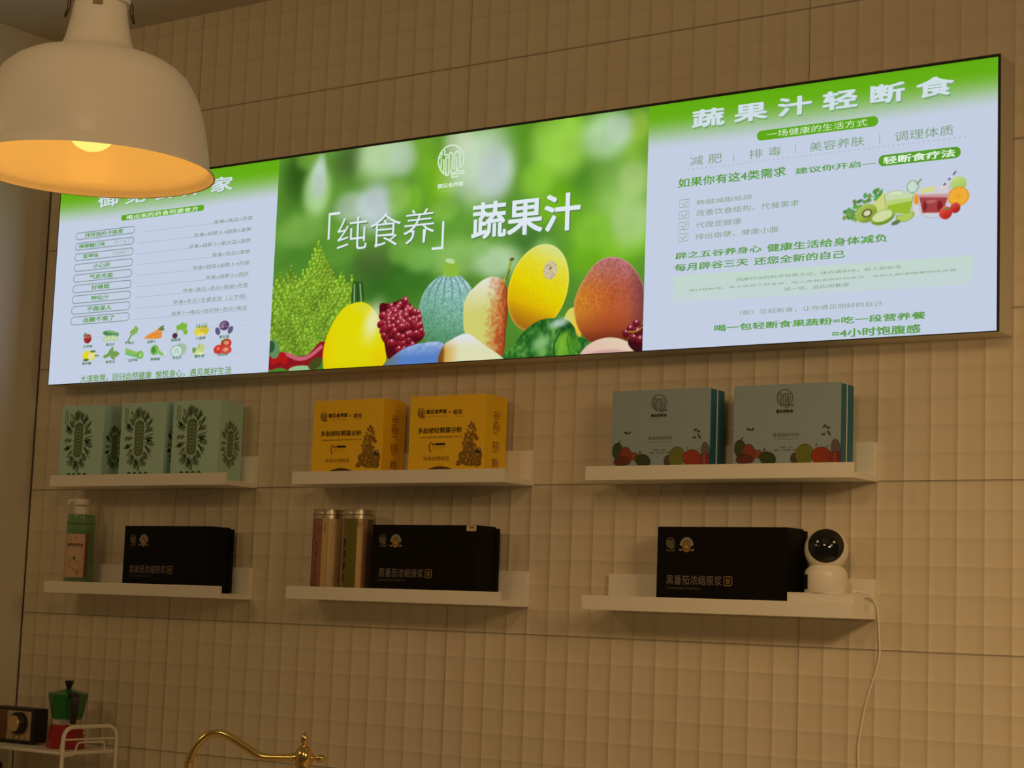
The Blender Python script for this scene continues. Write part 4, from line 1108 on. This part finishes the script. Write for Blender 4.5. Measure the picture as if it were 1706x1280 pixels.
# ------------------------------------------------------------------ black boxes
def black_box():
    W, Dp, H = 268, 64, 147
    x0 = 554; z0 = floor_z('B3')
    r = empty('syrup_box', P(x0, FY, z0), 'black box beside the white security camera', 'box', 'black tomato concentrate boxes')
    bm = bmesh.new(); box(bm, 0, W, 0, Dp, 0, H, 0.7); obj('sleeve', bm, M_black, r)
    bm = bmesh.new(); box(bm, 3, W + 3, Dp, Dp + 12, 2, H - 3, 1.5); obj('inner_tray', bm, M_black, r)
    p = Print(lambda u, v, L: (u - x0, -L, v - z0))
    S_, Gd = (128, 118, 104), (150, 118, 60)
    logo(p, (573.2, -128.4, 591.2, -108.8), (112, 106, 84), 1.3); p.text('御见食养家', (573.4, -134.2, 591.9, -129.8), S_, 0.02)
    p.build('emblem_print', M_print, r); p = Print(lambda u, v, L: (u - x0, -L, v - z0))
    c = (616.5, -121.9)
    for k in range(9):
        a = math.radians(5 + 170 * k / 8); p.ell(c[0] + 11.5 * math.cos(a), c[1] + 12 * math.sin(a), 3.2, 2.6, (150, 146, 136), a, 10)
    for k in (-1, 1): p.ell(c[0] + k * 12.5, c[1] - 9, 4, 1.8, (140, 136, 128), k * 0.3, 10)
    p.ell(c[0], c[1] - 2.5, 9.2, 10.5, Gd, 0, 20, 0.35)
    for k in range(7): p.ell(c[0] + 5.2 * math.cos(k * 0.9), c[1] - 2.5 + 5.8 * math.sin(k * 0.9), 1.6, 1.6, (122, 72, 20), 0, 8, 0.45)
    p.ell(c[0], c[1] - 2.5, 2.4, 2.6, (206, 170, 90), 0, 10, 0.45)
    p.build('gold_badge_print', M_print, r); p = Print(lambda u, v, L: (u - x0, -L, v - z0))
    p.text('黑番茄浓缩原浆', (575.3, -194.9, 691.4, -177.0), S_, 0.0)
    a = (696.1, -194.5, 712.1, -178.1)
    p.outline(p.pill_pts(a[0], a[1], a[2], a[3], 3), 1.6, Gd); p.text('番', (a[0] + 3, a[1] + 3, a[2] - 3, a[3] - 3), Gd, 0.006)
    p.text('Concentrated Black Tomato Puree', (574.3, -203.1, 646.4, -198.0), (92, 88, 76))
    p.build('title_print', M_print, r)
    return r
kb = black_box()
kb['label'] = 'black box with gold seal standing beside the white security camera'
k1 = clone(kb, P(-860, FY, floor_z('B1')), 'black box with gold seal standing beside the green pump bottle')
k2 = clone(kb, P(-130, FY, floor_z('B2')), 'black box with a small pale sticker on its top edge, beside two tins')
p = Print(front_put(0)); p.lift = 0.7
a = (111.9, -98.7, 139.5, -87.3); ox, oz = -130, floor_z('B2')
p.rect(a[0] - ox, a[1] - oz, min(a[2] - ox, 266), min(a[3] - oz, 146.5), (206, 190, 150)); p.rect(a[0] - ox + 7, a[1] - oz + 5, a[0] - ox + 18, a[1] - oz + 9, (130, 116, 60), lift=0.9)
p.build('price_sticker', M_print, k2, label='small pale sticker')

# ------------------------------------------------------------------ pump bottle
bx, by, bz = -1052, -56, floor_z('B1')
r = empty('pump_bottle', P(bx, by, bz), 'green see-through pump bottle with white pump beside a black box', 'bottle')
bm = bmesh.new(); lathe(bm, [(0, 0), (31, 0), (33, 2.5), (33.2, 20), (33, 140), (32.4, 164), (32.4, 170), (31, 174.5), (18, 175.5), (18, 172), (29.5, 170), (30.3, 140), (30.5, 20), (29, 4), (0, 4)], 48); obj('bottle_body', bm, M_green_liquid, r, auto=35)
bm = bmesh.new(); lathe(bm, [(0, 5), (29, 5), (29.9, 20), (29.7, 138), (0, 138)], 40); obj('lotion', bm, mat('green_lotion', (0.34, 0.52, 0.26), 0.3, trans=0.6), r, auto=35)
bm = bmesh.new(); lathe(bm, [(33.3, 152), (33.6, 152.6), (33.6, 154), (33.3, 154.6)], 48); obj('shoulder_ring', bm, mat('dark_green_ring', (0.10, 0.2, 0.08), 0.3), r, True)
bm = bmesh.new(); lathe(bm, [(17, 173), (18, 174), (18, 192), (17, 193), (0, 193)], 36); obj('collar', bm, M_white, r, auto=35)
bm = bmesh.new(); lathe(bm, [(7, 190), (7, 197), (17.5, 197.5), (18.5, 199), (18.5, 210), (17, 212), (0, 212)], 36)
fa = math.radians(196)
tube(bm, [(math.cos(fa) * t, math.sin(fa) * t, 208 - max(0, t - 36) * 0.25) for t in (10, 20, 30, 38)], [6, 5, 4, 3.2], 12)
tube(bm, [(math.cos(fa) * 36, math.sin(fa) * 36, 207), (math.cos(fa) * 37, math.sin(fa) * 37, 199)], 2.6, 10)
obj('pump_head', bm, M_white, r, auto=35)
def wrap(name, R, a0, a1, z0, z1, paint, parent, material=None, n=40, m=60):
    me = bpy.data.meshes.new(name); vs, fs, cs = [], [], []
    for j in range(m + 1):
        for i in range(n + 1):
            a = a0 + (a1 - a0) * i / n; z = z0 + (z1 - z0) * j / m
            vs.append((R * math.cos(a) * MM, R * math.sin(a) * MM, z * MM)); cs.append(l4(paint(i / n, j / m)))
    for j in range(m):
        for i in range(n):
            q = j * (n + 1) + i; fs.append((q, q + 1, q + n + 2, q + n + 1))
    me.from_pydata(vs, [], fs); me.update()
    at = me.color_attributes.new('ink', 'FLOAT_COLOR', 'POINT'); at.data.foreach_set('color', np.array(cs, dtype=np.float32).ravel())
    return link(name, me, material or M_print, parent, True)
def wrap_print(R, a0, a1):   # u = 0..1 across, v = height
    return Print(lambda u, v, L: ((R + L) * math.cos(a0 + (a1 - a0) * u), (R + L) * math.sin(a0 + (a1 - a0) * u), v))
fc = facing(bx, by)
la0, la1 = fc - 1.25, fc + 0.62
lb = wrap('paper_label', 33.7, la0, la1, 26, 128, lambda u, v: (206, 168, 140) if u < 0.86 else (120, 76, 50), r)
p = wrap_print(33.7, la0, la1)
for k, (z, w_) in enumerate(((120, 0.10), (116, 0.13), (112, 0.10))): p.rect(0.40 - w_, z, 0.40 + w_, z + 2.5, (92, 56, 36))
p.text('玫瑰芦荟洗手液', (0.14, 98, 0.78, 106), (70, 40, 26), 0.02); p.rect(0.2, 94.5, 0.74, 95.5, (150, 110, 86))
rr = random.Random(6)
for k in range(16): p.ell(0.42 + rr.uniform(-0.12, 0.12), 58 + rr.uniform(-14, 14), 0.05, 4.5, (70, 100, 44), rr.uniform(0, 0.1), 10)
for k in range(5): p.ell(0.62 + rr.uniform(-0.06, 0.06), 40 + rr.uniform(-6, 6), 0.03, 3, (190, 110, 90), 0, 10)
p.build('label_print', M_print, lb)

# ------------------------------------------------------------------ two tins
def tin(x, y, label, bands, motif):
    r = empty('tea_tin', P(x, y, floor_z('B2')), label, 'tin', 'tall tea tins beside a black box')
    R = 32.5
    bm = bmesh.new(); lathe(bm, [(0, 0), (R - 1, 0), (R, 1.5), (R, 168), (R - 2, 169.5), (0, 169.5)], 56); obj('tin_body', bm, M_tin, r, auto=35)
    bm = bmesh.new(); lathe(bm, [(R - 2, 169), (R + 1.0, 169), (R + 1.4, 170.5), (R + 1.0, 172), (R - 1, 172.5), (R - 1, 177), (R, 178), (R, 179.5), (R - 1.5, 180.5), (R - 4, 178.8), (0, 178.8)], 56); obj('lid', bm, M_tin, r, auto=30)
    f = facing(x, y); a0, a1 = f - 1.75, f + 1.75
    edges = [b[0] for b in bands]
    def paint(u, v):
        c = bands[0][1]
        for e, cc in bands:
            if u >= e: c = cc
        return c
    lb = wrap('paper_label', R + 0.25, a0, a1, 3, 160, paint, r, n=70)
    p = wrap_print(R + 0.25, a0, a1); motif(p)
    p.build('label_print', M_print, lb)
    return r
def motif_pink(p):
    def dia(u, z, s, c):
        for k in (1.0, 0.6): p.outline([(u - 0.05 * s * k, z), (u, z + 11 * s * k), (u + 0.05 * s * k, z), (u, z - 11 * s * k)], 0.012, c)
    dia(0.34, 136, 1.0, (120, 50, 40))
    for z in (108, 86, 62, 40, 20): p.ell(0.27, z, 0.02, 3, (84, 36, 30))
    p.outline([(0.28, 110), (0.285, 86), (0.275, 62), (0.285, 24)], 0.010, (84, 36, 30), closed=False)
    for k in range(4): p.rect(0.26 + k * 0.04, 10, 0.28 + k * 0.04, 14, (70, 26, 24))
    for z in (150, 144, 138, 132, 12, 6): p.ell(0.44, z, 0.016, 2.6, (150, 112, 70))
    p.rect(0.492, 4, 0.497, 160, (110, 84, 56))
    for k in range(24): p.rect(0.56, 120 - k * 3.4, 0.78, 121.3 - k * 3.4, (58, 42, 36))
    p.rect(0.62, 143, 0.78, 147, (50, 38, 32)); p.rect(0.62, 136, 0.78, 139, (50, 38, 32)); p.rect(0.62, 28, 0.76, 40, (70, 44, 34))
def motif_olive(p):
    for k in (1.0, 0.7, 0.4): p.outline([(0.40 - 0.07 * k, 136), (0.40, 136 + 14 * k), (0.40 + 0.07 * k, 136), (0.40, 136 - 14 * k)], 0.010, (104, 104, 34))
    for i, s in enumerate('普洱茶礼'): p.text(s, (0.205, 100 - i * 24, 0.285, 118 - i * 24), (34, 30, 14), 0.02)
    rr = random.Random(9)
    for k in range(40): p.ell(0.42 + rr.uniform(-0.09, 0.09), rr.uniform(30, 92), 0.014, 1.8, (112, 108, 40), rr.uniform(0, 3), 8)
    for k in range(60): p.ell(0.545 + rr.uniform(-0.035, 0.035), rr.uniform(4, 66), 0.010, 1.6, (120, 92, 58), rr.uniform(0, 3), 8)
    for k in range(14): p.ell(0.55 + rr.uniform(-0.05, 0.05), rr.uniform(142, 158), 0.010, 1.6, (140, 112, 70), 0, 8)
    for k in range(20): p.rect(0.70, 130 - k * 3.2, 0.80, 131.2 - k * 3.2, (48, 38, 30))
tin(-283, -58, 'tall tin with a dusky pink and cream label, farther from the black box', ((0, (150, 96, 80)), (0.40, (196, 168, 110)), (0.50, (206, 180, 136)), (0.80, (170, 140, 110))), motif_pink)
tin(-200, -60, 'tall tin with an olive green and cream label touching the black box', ((0, (160, 130, 100)), (0.20, (118, 108, 62)), (0.30, (102, 98, 6)), (0.50, (212, 178, 118)), (0.60, (160, 118, 96)), (0.70, (104, 80, 58))), motif_olive)

# ------------------------------------------------------------------ flat carton and security camera
r = empty('flat_carton', P(894, -60, floor_z('B3')), 'flat white carton lying under the security camera', 'carton')
bm = bmesh.new(); box(bm, -71, 56, -35.5, 13, 0, 30, 0.8); obj('carton_body', bm, M_flatwhite, r)
bm = bmesh.new(); box(bm, -71.2, 56.2, -35.7, 13.2, 30, 32, 0.5); obj('carton_lid', bm, M_flatwhite, r)
cx, cy, cz = 882, -62, floor_z('B3') + 32
r = empty('security_camera', P(cx, cy, cz), 'white ball-headed security camera with a black lens face', 'camera')
bm = bmesh.new(); lathe(bm, [(0, 0), (36, 0), (37.6, 2), (37.8, 30), (37.6, 36), (35.5, 41), (30.5, 46), (28.5, 48.5), (0, 48.5)], 48); obj('camera_base', bm, M_white, r, auto=50)
sa_ = facing(cx, cy) - math.radians(74)
bm = bmesh.new()
ra = [[bm.verts.new((R_ * math.cos(sa_ + t) * MM, R_ * math.sin(sa_ + t) * MM, z * MM)) for t in [math.radians(-17 + 3.4 * i) for i in range(11)] for R_ in (36.5, 38.3)] for z in (6, 9, 29, 32)]
for a, b in zip(ra[:-1], ra[1:]):
    for i in range(10):
        bm.faces.new((a[2 * i + 1], a[2 * i + 3], b[2 * i + 3], b[2 * i + 1]))
    bm.faces.new((a[0], a[1], b[1], b[0])); bm.faces.new((a[20], a[21], b[21], b[20]))
for a in (ra[0], ra[-1]):
    for i in range(10): bm.faces.new((a[2 * i], a[2 * i + 1], a[2 * i + 3], a[2 * i + 2]))
obj('card_slot_cover', bm, M_bakelite, r, label='black slot cover')
bm = bmesh.new()
hz, HR = 77.0, 39.0
fd = Vector((0.38, -0.88, 0.27)).normalized()
def cap(bm, R, t0, t1, n=48, m=16):
    up = Vector((0, 0, 1)); e1 = fd.cross(up).normalized(); e2 = fd.cross(e1)
    rings = []
    for j in range(m + 1):
        t = t0 + (t1 - t0) * j / m
        if math.sin(t) * R < 1e-4: rings.append([bm.verts.new((fd * R * math.cos(t) + Vector((0, 0, hz))) * MM)])
        else: rings.append([bm.verts.new((fd * R * math.cos(t) + (e1 * math.cos(2 * math.pi * i / n) + e2 * math.sin(2 * math.pi * i / n)) * R * math.sin(t) + Vector((0, 0, hz))) * MM) for i in range(n)])
    for a, b in zip(rings[:-1], rings[1:]):
        for i in range(n):
            j = (i + 1) % n
            if len(a) == 1: bm.faces.new((a[0], b[i], b[j]))
            elif len(b) == 1: bm.faces.new((a[i], a[j], b[0]))
            else: bm.faces.new((a[i], a[j], b[j], b[i]))
cap(bm, HR, math.radians(54), math.pi); hd = obj('camera_head', bm, M_white, r, True)
bm = bmesh.new(); cap(bm, HR - 0.6, 0, math.radians(56)); fcap = obj('lens_face', bm, M_lens, r, True, label='black glass lens face')
def on_face(a, b, R):
    up = Vector((0, 0, 1)); e1 = (-fd.cross(up)).normalized(); e2 = Vector(e1).cross(fd) * -1
    v = (fd + e1 * -a + up * b); v.normalize()
    return v * R + Vector((0, 0, hz))
for a, b in ((-0.42, 0.10), (0.42, 0.10)):  # LED dots with reflections of the lamps painted in as white
    bm = bmesh.new(); bmesh.ops.create_uvsphere(bm, u_segments=14, v_segments=10, radius=2.4 * MM)
    bmesh.ops.translate(bm, verts=bm.verts, vec=on_face(a, b, HR - 1.2) * MM); obj('led', bm, M_led_glint, fcap, True)
bm = bmesh.new(); v = on_face(0.0, 0.12, HR - 2.2)
q = v - Vector((0, 0, hz)); q.normalize()
tube(bm, [v, v + q * 2.6], 6.5, 24); obj('lens', bm, mat('lens_barrel', (0.02, 0.02, 0.025), 0.25), fcap, auto=40)

r = empty('usb_cable', P(932, -20, -200), 'white cable hanging from the security camera down the tiles', 'cable')
r.location = (0, 0, ZO * MM)
bm = bmesh.new()
pts = [(930, -40, -197.5), (940, -36, -199), (951, -26, -205), (957, -12, -222), (959, -8, -240), (960.5, -7, -274), (962, -7, -306), (955, -7, -338), (944, -7, -370), (933, -7, -412), (924, -7, -470), (925, -7, -507), (930, -7, -640), (926, -8, -760), (930, -12, -898)]
tube(bm, smooth_path(pts, 6), 1.9, 8); obj('cord', bm, M_white, r, True)
bm = bmesh.new(); box(bm, 924, 931, -44, -37, -201, -194, 1.2); obj('plug', bm, M_white, r)

# ------------------------------------------------------------------ pendant lamp
LX, LY, LZ = (460.0, -1448.9, 311.5)
LZ -= 5
r = empty('pendant_lamp', P(LX, LY, LZ), 'white enamel bell pendant lamp glowing orange inside', 'lamp')
prof = [(166, 0), (165, 3), (161, 7), (158, 12), (157, 20), (154.5, 38), (151, 56), (146, 79), (140, 98), (133, 113), (123, 129), (110, 141), (96, 149), (78, 155), (62, 160), (53, 165), (47, 172), (44, 180), (41, 194), (38.5, 208), (36.5, 224), (35.5, 233)]
inner = [(max(a - 2.2, 2), b - (1.0 if b > 100 else 0)) for a, b in prof[::-1]]
inner[0] = (33, 233); inner[-1] = (163.5, 0.6)
bm = bmesh.new(); lathe(bm, prof + inner, 96, closed=True); obj('shade', bm, M_shade, r, auto=50)
bm = bmesh.new(); lathe(bm, [(36, 230), (40, 231), (41, 234), (39.5, 238), (24, 250), (10, 258), (5, 273), (0, 273)], 48); obj('neck_cap', bm, M_shade, r, auto=45)
for k in range(3):
    a = math.radians((82, 180, 278)[k]) + facing(LX, LY)
    bm = bmesh.new()
    c_, s_ = math.cos(a), math.sin(a)
    tube(bm, [(c_ * 34, s_ * 34, 240), (c_ * 41, s_ * 41, 232), (c_ * 42, s_ * 42, 219), (c_ * 46, s_ * 46, 206)], [2.2, 2.6, 2.6, 2.0], 8)
    obj('spring_clip', bm, M_darkmetal, r, True)
for k in range(3):
    a = facing(LX, LY) + math.radians(-6 + 120 * k); c_, s_ = math.cos(a), math.sin(a)
    bm = bmesh.new(); t_ = Vector((-s_, c_, 0)); n_ = Vector((c_, s_, 0))
    vs = [(n_ * (38.2 if z < 228 else 36.6) + t_ * u + Vector((0, 0, z))) * MM for u, z in ((-6.5, 219), (6.5, 219), (6.5, 236), (-6.5, 236))]
    vo = [(n_ * 33 + t_ * u + Vector((0, 0, z))) * MM for u, z in ((-6.5, 219), (6.5, 219), (6.5, 236), (-6.5, 236))]
    A = [bm.verts.new(v) for v in vs]; B = [bm.verts.new(v) for v in vo]
    bm.faces.new(A); bm.faces.new(B[::-1])
    for i in range(4): bm.faces.new((A[i], B[i], B[(i + 1) % 4], A[(i + 1) % 4]))
    obj('vent_slot', bm, M_darkmetal, r)
bm = bmesh.new(); lathe(bm, [(0, 110), (20, 110), (21, 112), (21, 160), (16, 180), (8, 249), (0, 249)], 32); obj('socket', bm, M_white, r, auto=40)
bm = bmesh.new(); lathe(bm, [(0, 27)] + [(34 * math.sin(math.radians(t)), 61 - 34 * math.cos(math.radians(t))) for t in range(10, 130, 10)] + [(20, 88), (15, 100), (14, 112), (0, 112)], 40); obj('bulb', bm, M_bulb, r, True)
bm = bmesh.new(); tube(bm, [(0, 0, 271), (0, 0, ZC - LZ - 24)], 3.2, 10); obj('cord', bm, M_cord, r, True)
bm = bmesh.new(); lathe(bm, [(0, ZC - LZ - 28), (44, ZC - LZ - 26), (50, ZC - LZ - 20), (50, ZC - LZ), (0, ZC - LZ)], 40); obj('ceiling_rose', bm, M_shade, r, auto=40)
bulb_light('pendant_bulb_glow', P(LX, LY, LZ + 20), 0.03, 0.80, (1.0, 0.40, 0.055))

# ------------------------------------------------------------------ worktop along the wall, below the frame
CT = -900
r = empty('counter', P(-300, -300, -ZO), 'white worktop cabinet under the tiled wall', 'counter')
r.location = (0, 0, ZO * MM)
bm = bmesh.new(); box(bm, -1300, 2000, -600, -2, CT - 40, CT, 3); obj('worktop', bm, M_counter, r)
bm = bmesh.new(); box(bm, -1300, 1980, -570, -4, -ZO, CT - 40); obj('cabinet_body', bm, M_wall, r)

# ------------------------------------------------------------------ countertop rack
RX0, RX1, RY0, RY1, RZ = -1258, -900, -205, -45, -604
r = empty('kitchen_rack', P(0, 0, 0), 'white wire kitchen rack with hooped ends holding radio and moka pot', 'rack')
r.location = (0, 0, ZO * MM)
bm = bmesh.new(); box(bm, RX0, RX1 - 6, RY0 + 5, RY1 - 5, RZ - 4, RZ - 0.5, 0.8); obj('top_tray', bm, M_rack, r)
bm = bmesh.new(); tube(bm, rounded_path([(RX0 + 40, RY0, RZ - 2), (RX1 - 4, RY0, RZ - 2), (RX1 - 4, RY1, RZ - 2), (RX0, RY1, RZ - 2), (RX0, RY0, RZ - 2), (RX0 + 40, RY0, RZ - 2)], 12), 3.6, 10); obj('tray_rim', bm, M_rack, r, True)
LZt = CT + 110
bm = bmesh.new(); box(bm, RX0, RX1 - 6, RY0 + 5, RY1 - 5, LZt - 4, LZt - 0.5, 0.8); obj('lower_tray', bm, M_rack, r)
for xx in (RX1, RX0):
    bm = bmesh.new(); tube(bm, rounded_path([(xx, RY0, CT), (xx, RY0, RZ + 56), (xx, RY1, RZ + 56), (xx, RY1, CT)], 32, 10), 4.6, 12); obj('end_hoop', bm, M_rack, r, True)
for xx in (RX1 - 4, RX0 + 4):
    bm = bmesh.new(); tube(bm, rounded_path([(xx, RY0 - 3, RZ - 2), (xx, RY0, RZ + 28), (xx, RY1, RZ + 28), (xx, RY1, RZ - 2)], 8, 5), 2.1, 8); obj('guard_rail', bm, M_rack, r, True)
    bm = bmesh.new(); tube(bm, rounded_path([(xx + 3, RY0 + 2, RZ - 8), (xx + 3, RY0 + 36, RZ - 6), (xx + 3, RY0 + 44, RZ + 21), (xx + 3, RY1 - 36, RZ + 21), (xx + 3, RY1 - 34, RZ - 4), (xx + 3, RY1, RZ - 4)], 8, 5), 2.1, 8); obj('guard_rail', bm, M_rack, r, True)

# radio
r = empty('radio', P(-1180, -96, RZ), 'small black retro radio with a round gold dial on the rack', 'radio')
W, Hh = 79, 83
bm = bmesh.new(); box(bm, -W, W, -24, 24, 3, Hh, 5, 3); obj('cabinet', bm, M_radio, r, auto=40)
bm = bmesh.new(); box(bm, -8, W - 5, -26, -23, 9, Hh - 6, 4, 3); fp = obj('front_panel', bm, M_panel, r, auto=40)
bm = bmesh.new(); box(bm, -W + 5, -9, -25.5, -23, 9, Hh - 6, 2, 2); obj('speaker_grille', bm, M_grille, r, auto=40)
def knob(cx_, cz_, prof, material, name, parent, n=40):
    bm = bmesh.new(); lathe(bm, prof, n)
    bmesh.ops.rotate(bm, verts=bm.verts, cent=(0, 0, 0), matrix=Matrix.Rotation(math.radians(90), 3, 'X'))
    bmesh.ops.translate(bm, verts=bm.verts, vec=(cx_ * MM, -26 * MM, cz_ * MM))
    return obj(name, bm, material, parent, auto=35)
knob(38, 48, [(0, 0), (26, 0), (26, 11), (24, 13), (0, 13)], M_bakelite, 'dial_ring', r)
knob(38, 48, [(0, 12), (18.5, 12), (18.5, 21), (17, 23), (0, 23)], M_gold, 'tuning_dial', r)
for i, x_ in enumerate((16, 36, 56)):
    knob(x_, 16, [(0, 0), (4, 0), (3.6, 5), (0, 5.6)], M_gold, 'button', r, 16)
for x_ in (-60, 60):
    bm = bmesh.new(); lathe(bm, [(0, 0), (7, 0), (7, 4), (0, 4)], 16, cx=x_, cy=0); obj('foot', bm, M_bakelite, r)

# moka pot
r = empty('moka_pot', P(-1004, -104, RZ + 0.0), 'green and red moka pot with black handle on the rack', 'coffee pot')
def octa(bm, prof): lathe(bm, prof, 8)
bm = bmesh.new(); octa(bm, [(0, 0), (43, 0), (44, 2), (37, 50), (35, 53), (0, 53)]); obj('water_chamber', bm, M_potred, r, label='red octagonal base')
bm = bmesh.new(); lathe(bm, [(0, 53), (33, 53), (34.5, 55), (34.5, 66), (33, 67), (0, 67)], 32); obj('collar', bm, M_alu, r, auto=35)
bm = bmesh.new(); octa(bm, [(0, 67), (33, 67), (35, 70), (45.5, 122), (44.5, 123.5), (0, 123.5)]); obj('coffee_chamber', bm, M_potgreen, r, label='green octagonal top')
bm = bmesh.new(); octa(bm, [(0, 123.5), (44.5, 123.5), (44, 125), (8, 134), (0, 134)]); obj('lid', bm, M_potgreen, r)
bm = bmesh.new(); lathe(bm, [(0, 133), (5.5, 133), (6, 138), (10.5, 152), (9.5, 153.5), (0, 153.5)], 20); obj('lid_knob', bm, M_bakelite, r, auto=40)
ha = facing(-1004, -104) + 0.22
c_, s_ = math.cos(ha), math.sin(ha); t_ = Vector((-s_, c_, 0)); n_ = Vector((c_, s_, 0))
bm = bmesh.new()
path = [(40, 121, 8), (58, 124, 8), (70, 119, 8.5), (72, 96, 8), (67, 74, 7), (63, 58, 6)]
rings = []
for i, (d_, z_, w_) in enumerate(path):
    th = 5.0
    tz = (0, 1) if i > 1 else (1, 0)
    nn = n_ if i > 1 else Vector((0, 0, 1))
    ce = n_ * d_ + Vector((0, 0, z_))
    rings.append([bm.verts.new((ce + t_ * a * w_ + nn * b * th) * MM) for a, b in ((-1, -1), (1, -1), (1, 1), (-1, 1))])
for a, b in zip(rings[:-1], rings[1:]):
    for i in range(4): bm.faces.new((a[i], a[(i + 1) % 4], b[(i + 1) % 4], b[i]))
bm.faces.new(rings[0]); bm.faces.new(rings[-1][::-1])
bmesh.ops.bevel(bm, geom=list(bm.edges), offset=1.4 * MM, segments=2, affect='EDGES')
obj('handle', bm, M_bakelite, r, auto=40)
sa = ha + math.pi
bm = bmesh.new()
c2, s2 = math.cos(sa), math.sin(sa); t2 = Vector((-s2, c2, 0)); n2 = Vector((c2, s2, 0))
a = [n2 * 40 + t2 * 12 + Vector((0, 0, 122)), n2 * 40 - t2 * 12 + Vector((0, 0, 122)), n2 * 58 + Vector((0, 0, 123)), n2 * 36 + Vector((0, 0, 92))]
vv = [bm.verts.new(q * MM) for q in a]
bm.faces.new((vv[0], vv[1], vv[2])); bm.faces.new((vv[0], vv[2], vv[3])); bm.faces.new((vv[1], vv[3], vv[2])); bm.faces.new((vv[0], vv[3], vv[1]))
obj('spout', bm, M_potgreen, r)
va = ha + 1.35
bm = bmesh.new(); tube(bm, [(math.cos(va) * 35, math.sin(va) * 35, 34), (math.cos(va) * 44, math.sin(va) * 44, 35)], [5.5, 3.5], 12); obj('safety_valve', bm, M_brass, r, True)

# jar on the lower tier
r = empty('jar', P(-1196, -150, LZt), 'dark lidded jar with a yellow label on the lower rack tier', 'jar')
bm = bmesh.new(); lathe(bm, [(0, 0), (24, 0), (25, 2), (25, 112), (20, 120), (20, 124), (0, 124)], 32); obj('jar_body', bm, M_glassjar, r, auto=40)
bm = bmesh.new(); lathe(bm, [(25.3, 22), (25.3, 136 - 30)], 32); obj('paper_label', bm, M_yellowlid, r, True)
bm = bmesh.new(); lathe(bm, [(0, 124), (23, 124), (23, 140), (21, 142), (0, 142)], 32); obj('jar_lid', bm, M_bakelite, r, auto=40)

# ------------------------------------------------------------------ brass tap
FX, FYY, FZ = (-153.2, -250.0, -558.2)
r = empty('faucet', P(FX, FYY, CT), 'polished brass faucet with curved spout and finial handles', 'faucet')
dv = Vector((-0.8, -0.6, 0)); hgt = FZ - CT
def fp_(s, dz): return dv * s + Vector((0, 0, hgt + dz))
bm = bmesh.new()
lathe(bm, [(0, 0), (30, 0), (30, 5), (24, 9), (14, 14), (11, 24), (11, hgt - 70), (15, hgt - 64), (11, hgt - 58), (12, hgt - 50), (16, hgt - 40), (17.5, hgt - 30), (14, hgt - 22), (17, hgt - 12), (19.5, hgt - 2), (18, hgt + 10), (12, hgt + 20), (6.5, hgt + 24), (0, hgt + 24)], 40)
obj('tap_column', bm, M_brass, r, auto=60)
bm = bmesh.new(); lathe(bm, [(0, hgt + 23), (5, hgt + 23), (4.2, hgt + 26), (7.5, hgt + 31), (8.5, hgt + 36), (6.5, hgt + 44), (3, hgt + 49), (0, hgt + 50)], 24); obj('finial', bm, M_brass, r, True)
def along(prof, d):
    bm = bmesh.new(); lathe(bm, prof, 24)
    q = Vector((0, 0, 1)).rotation_difference(d).to_matrix()
    bmesh.ops.rotate(bm, verts=bm.verts, cent=(0, 0, 0), matrix=q)
    bmesh.ops.translate(bm, verts=bm.verts, vec=(0, 0, hgt * MM)); return bm
obj('cross_handle', along([(0, 14), (7, 14), (7, 19), (4, 21), (3.6, 24), (7.5, 29), (8.6, 33), (6.5, 39), (2.5, 44), (0, 45)], -dv), M_brass, r, True)
obj('spout_collar', along([(0, 14), (9.5, 14), (9.5, 20), (7.5, 22), (8.5, 25), (7, 27), (0, 27)], dv), M_brass, r, auto=40)
bm = bmesh.new(); tube(bm, smooth_path([fp_(*q) for q in [(21.4, -0.8), (48.7, -1.2), (78.4, -1.0), (93.8, 3.7), (111.6, 13.8), (131.8, 26.1), (152.0, 37.3), (168.6, 42.6), (185.3, 40.8), (199.5, 32.0), (211.4, 18.5), (220.9, 1.6), (225.7, -14.1), (228.0, -28.4)]], 6), 7.6, 16); obj('spout', bm, M_brass, r, True)
e = (225.7, -8.1)
bm = bmesh.new(); lathe(bm, [(0, 0), (8.4, 0), (9, 2), (9, 14), (10, 16), (10, 19), (7, 22), (0, 22)], 24)
bmesh.ops.translate(bm, verts=bm.verts, vec=(fp_(*e) + Vector((0, 0, -26))) * MM); obj('aerator', bm, M_brass, r, auto=40)
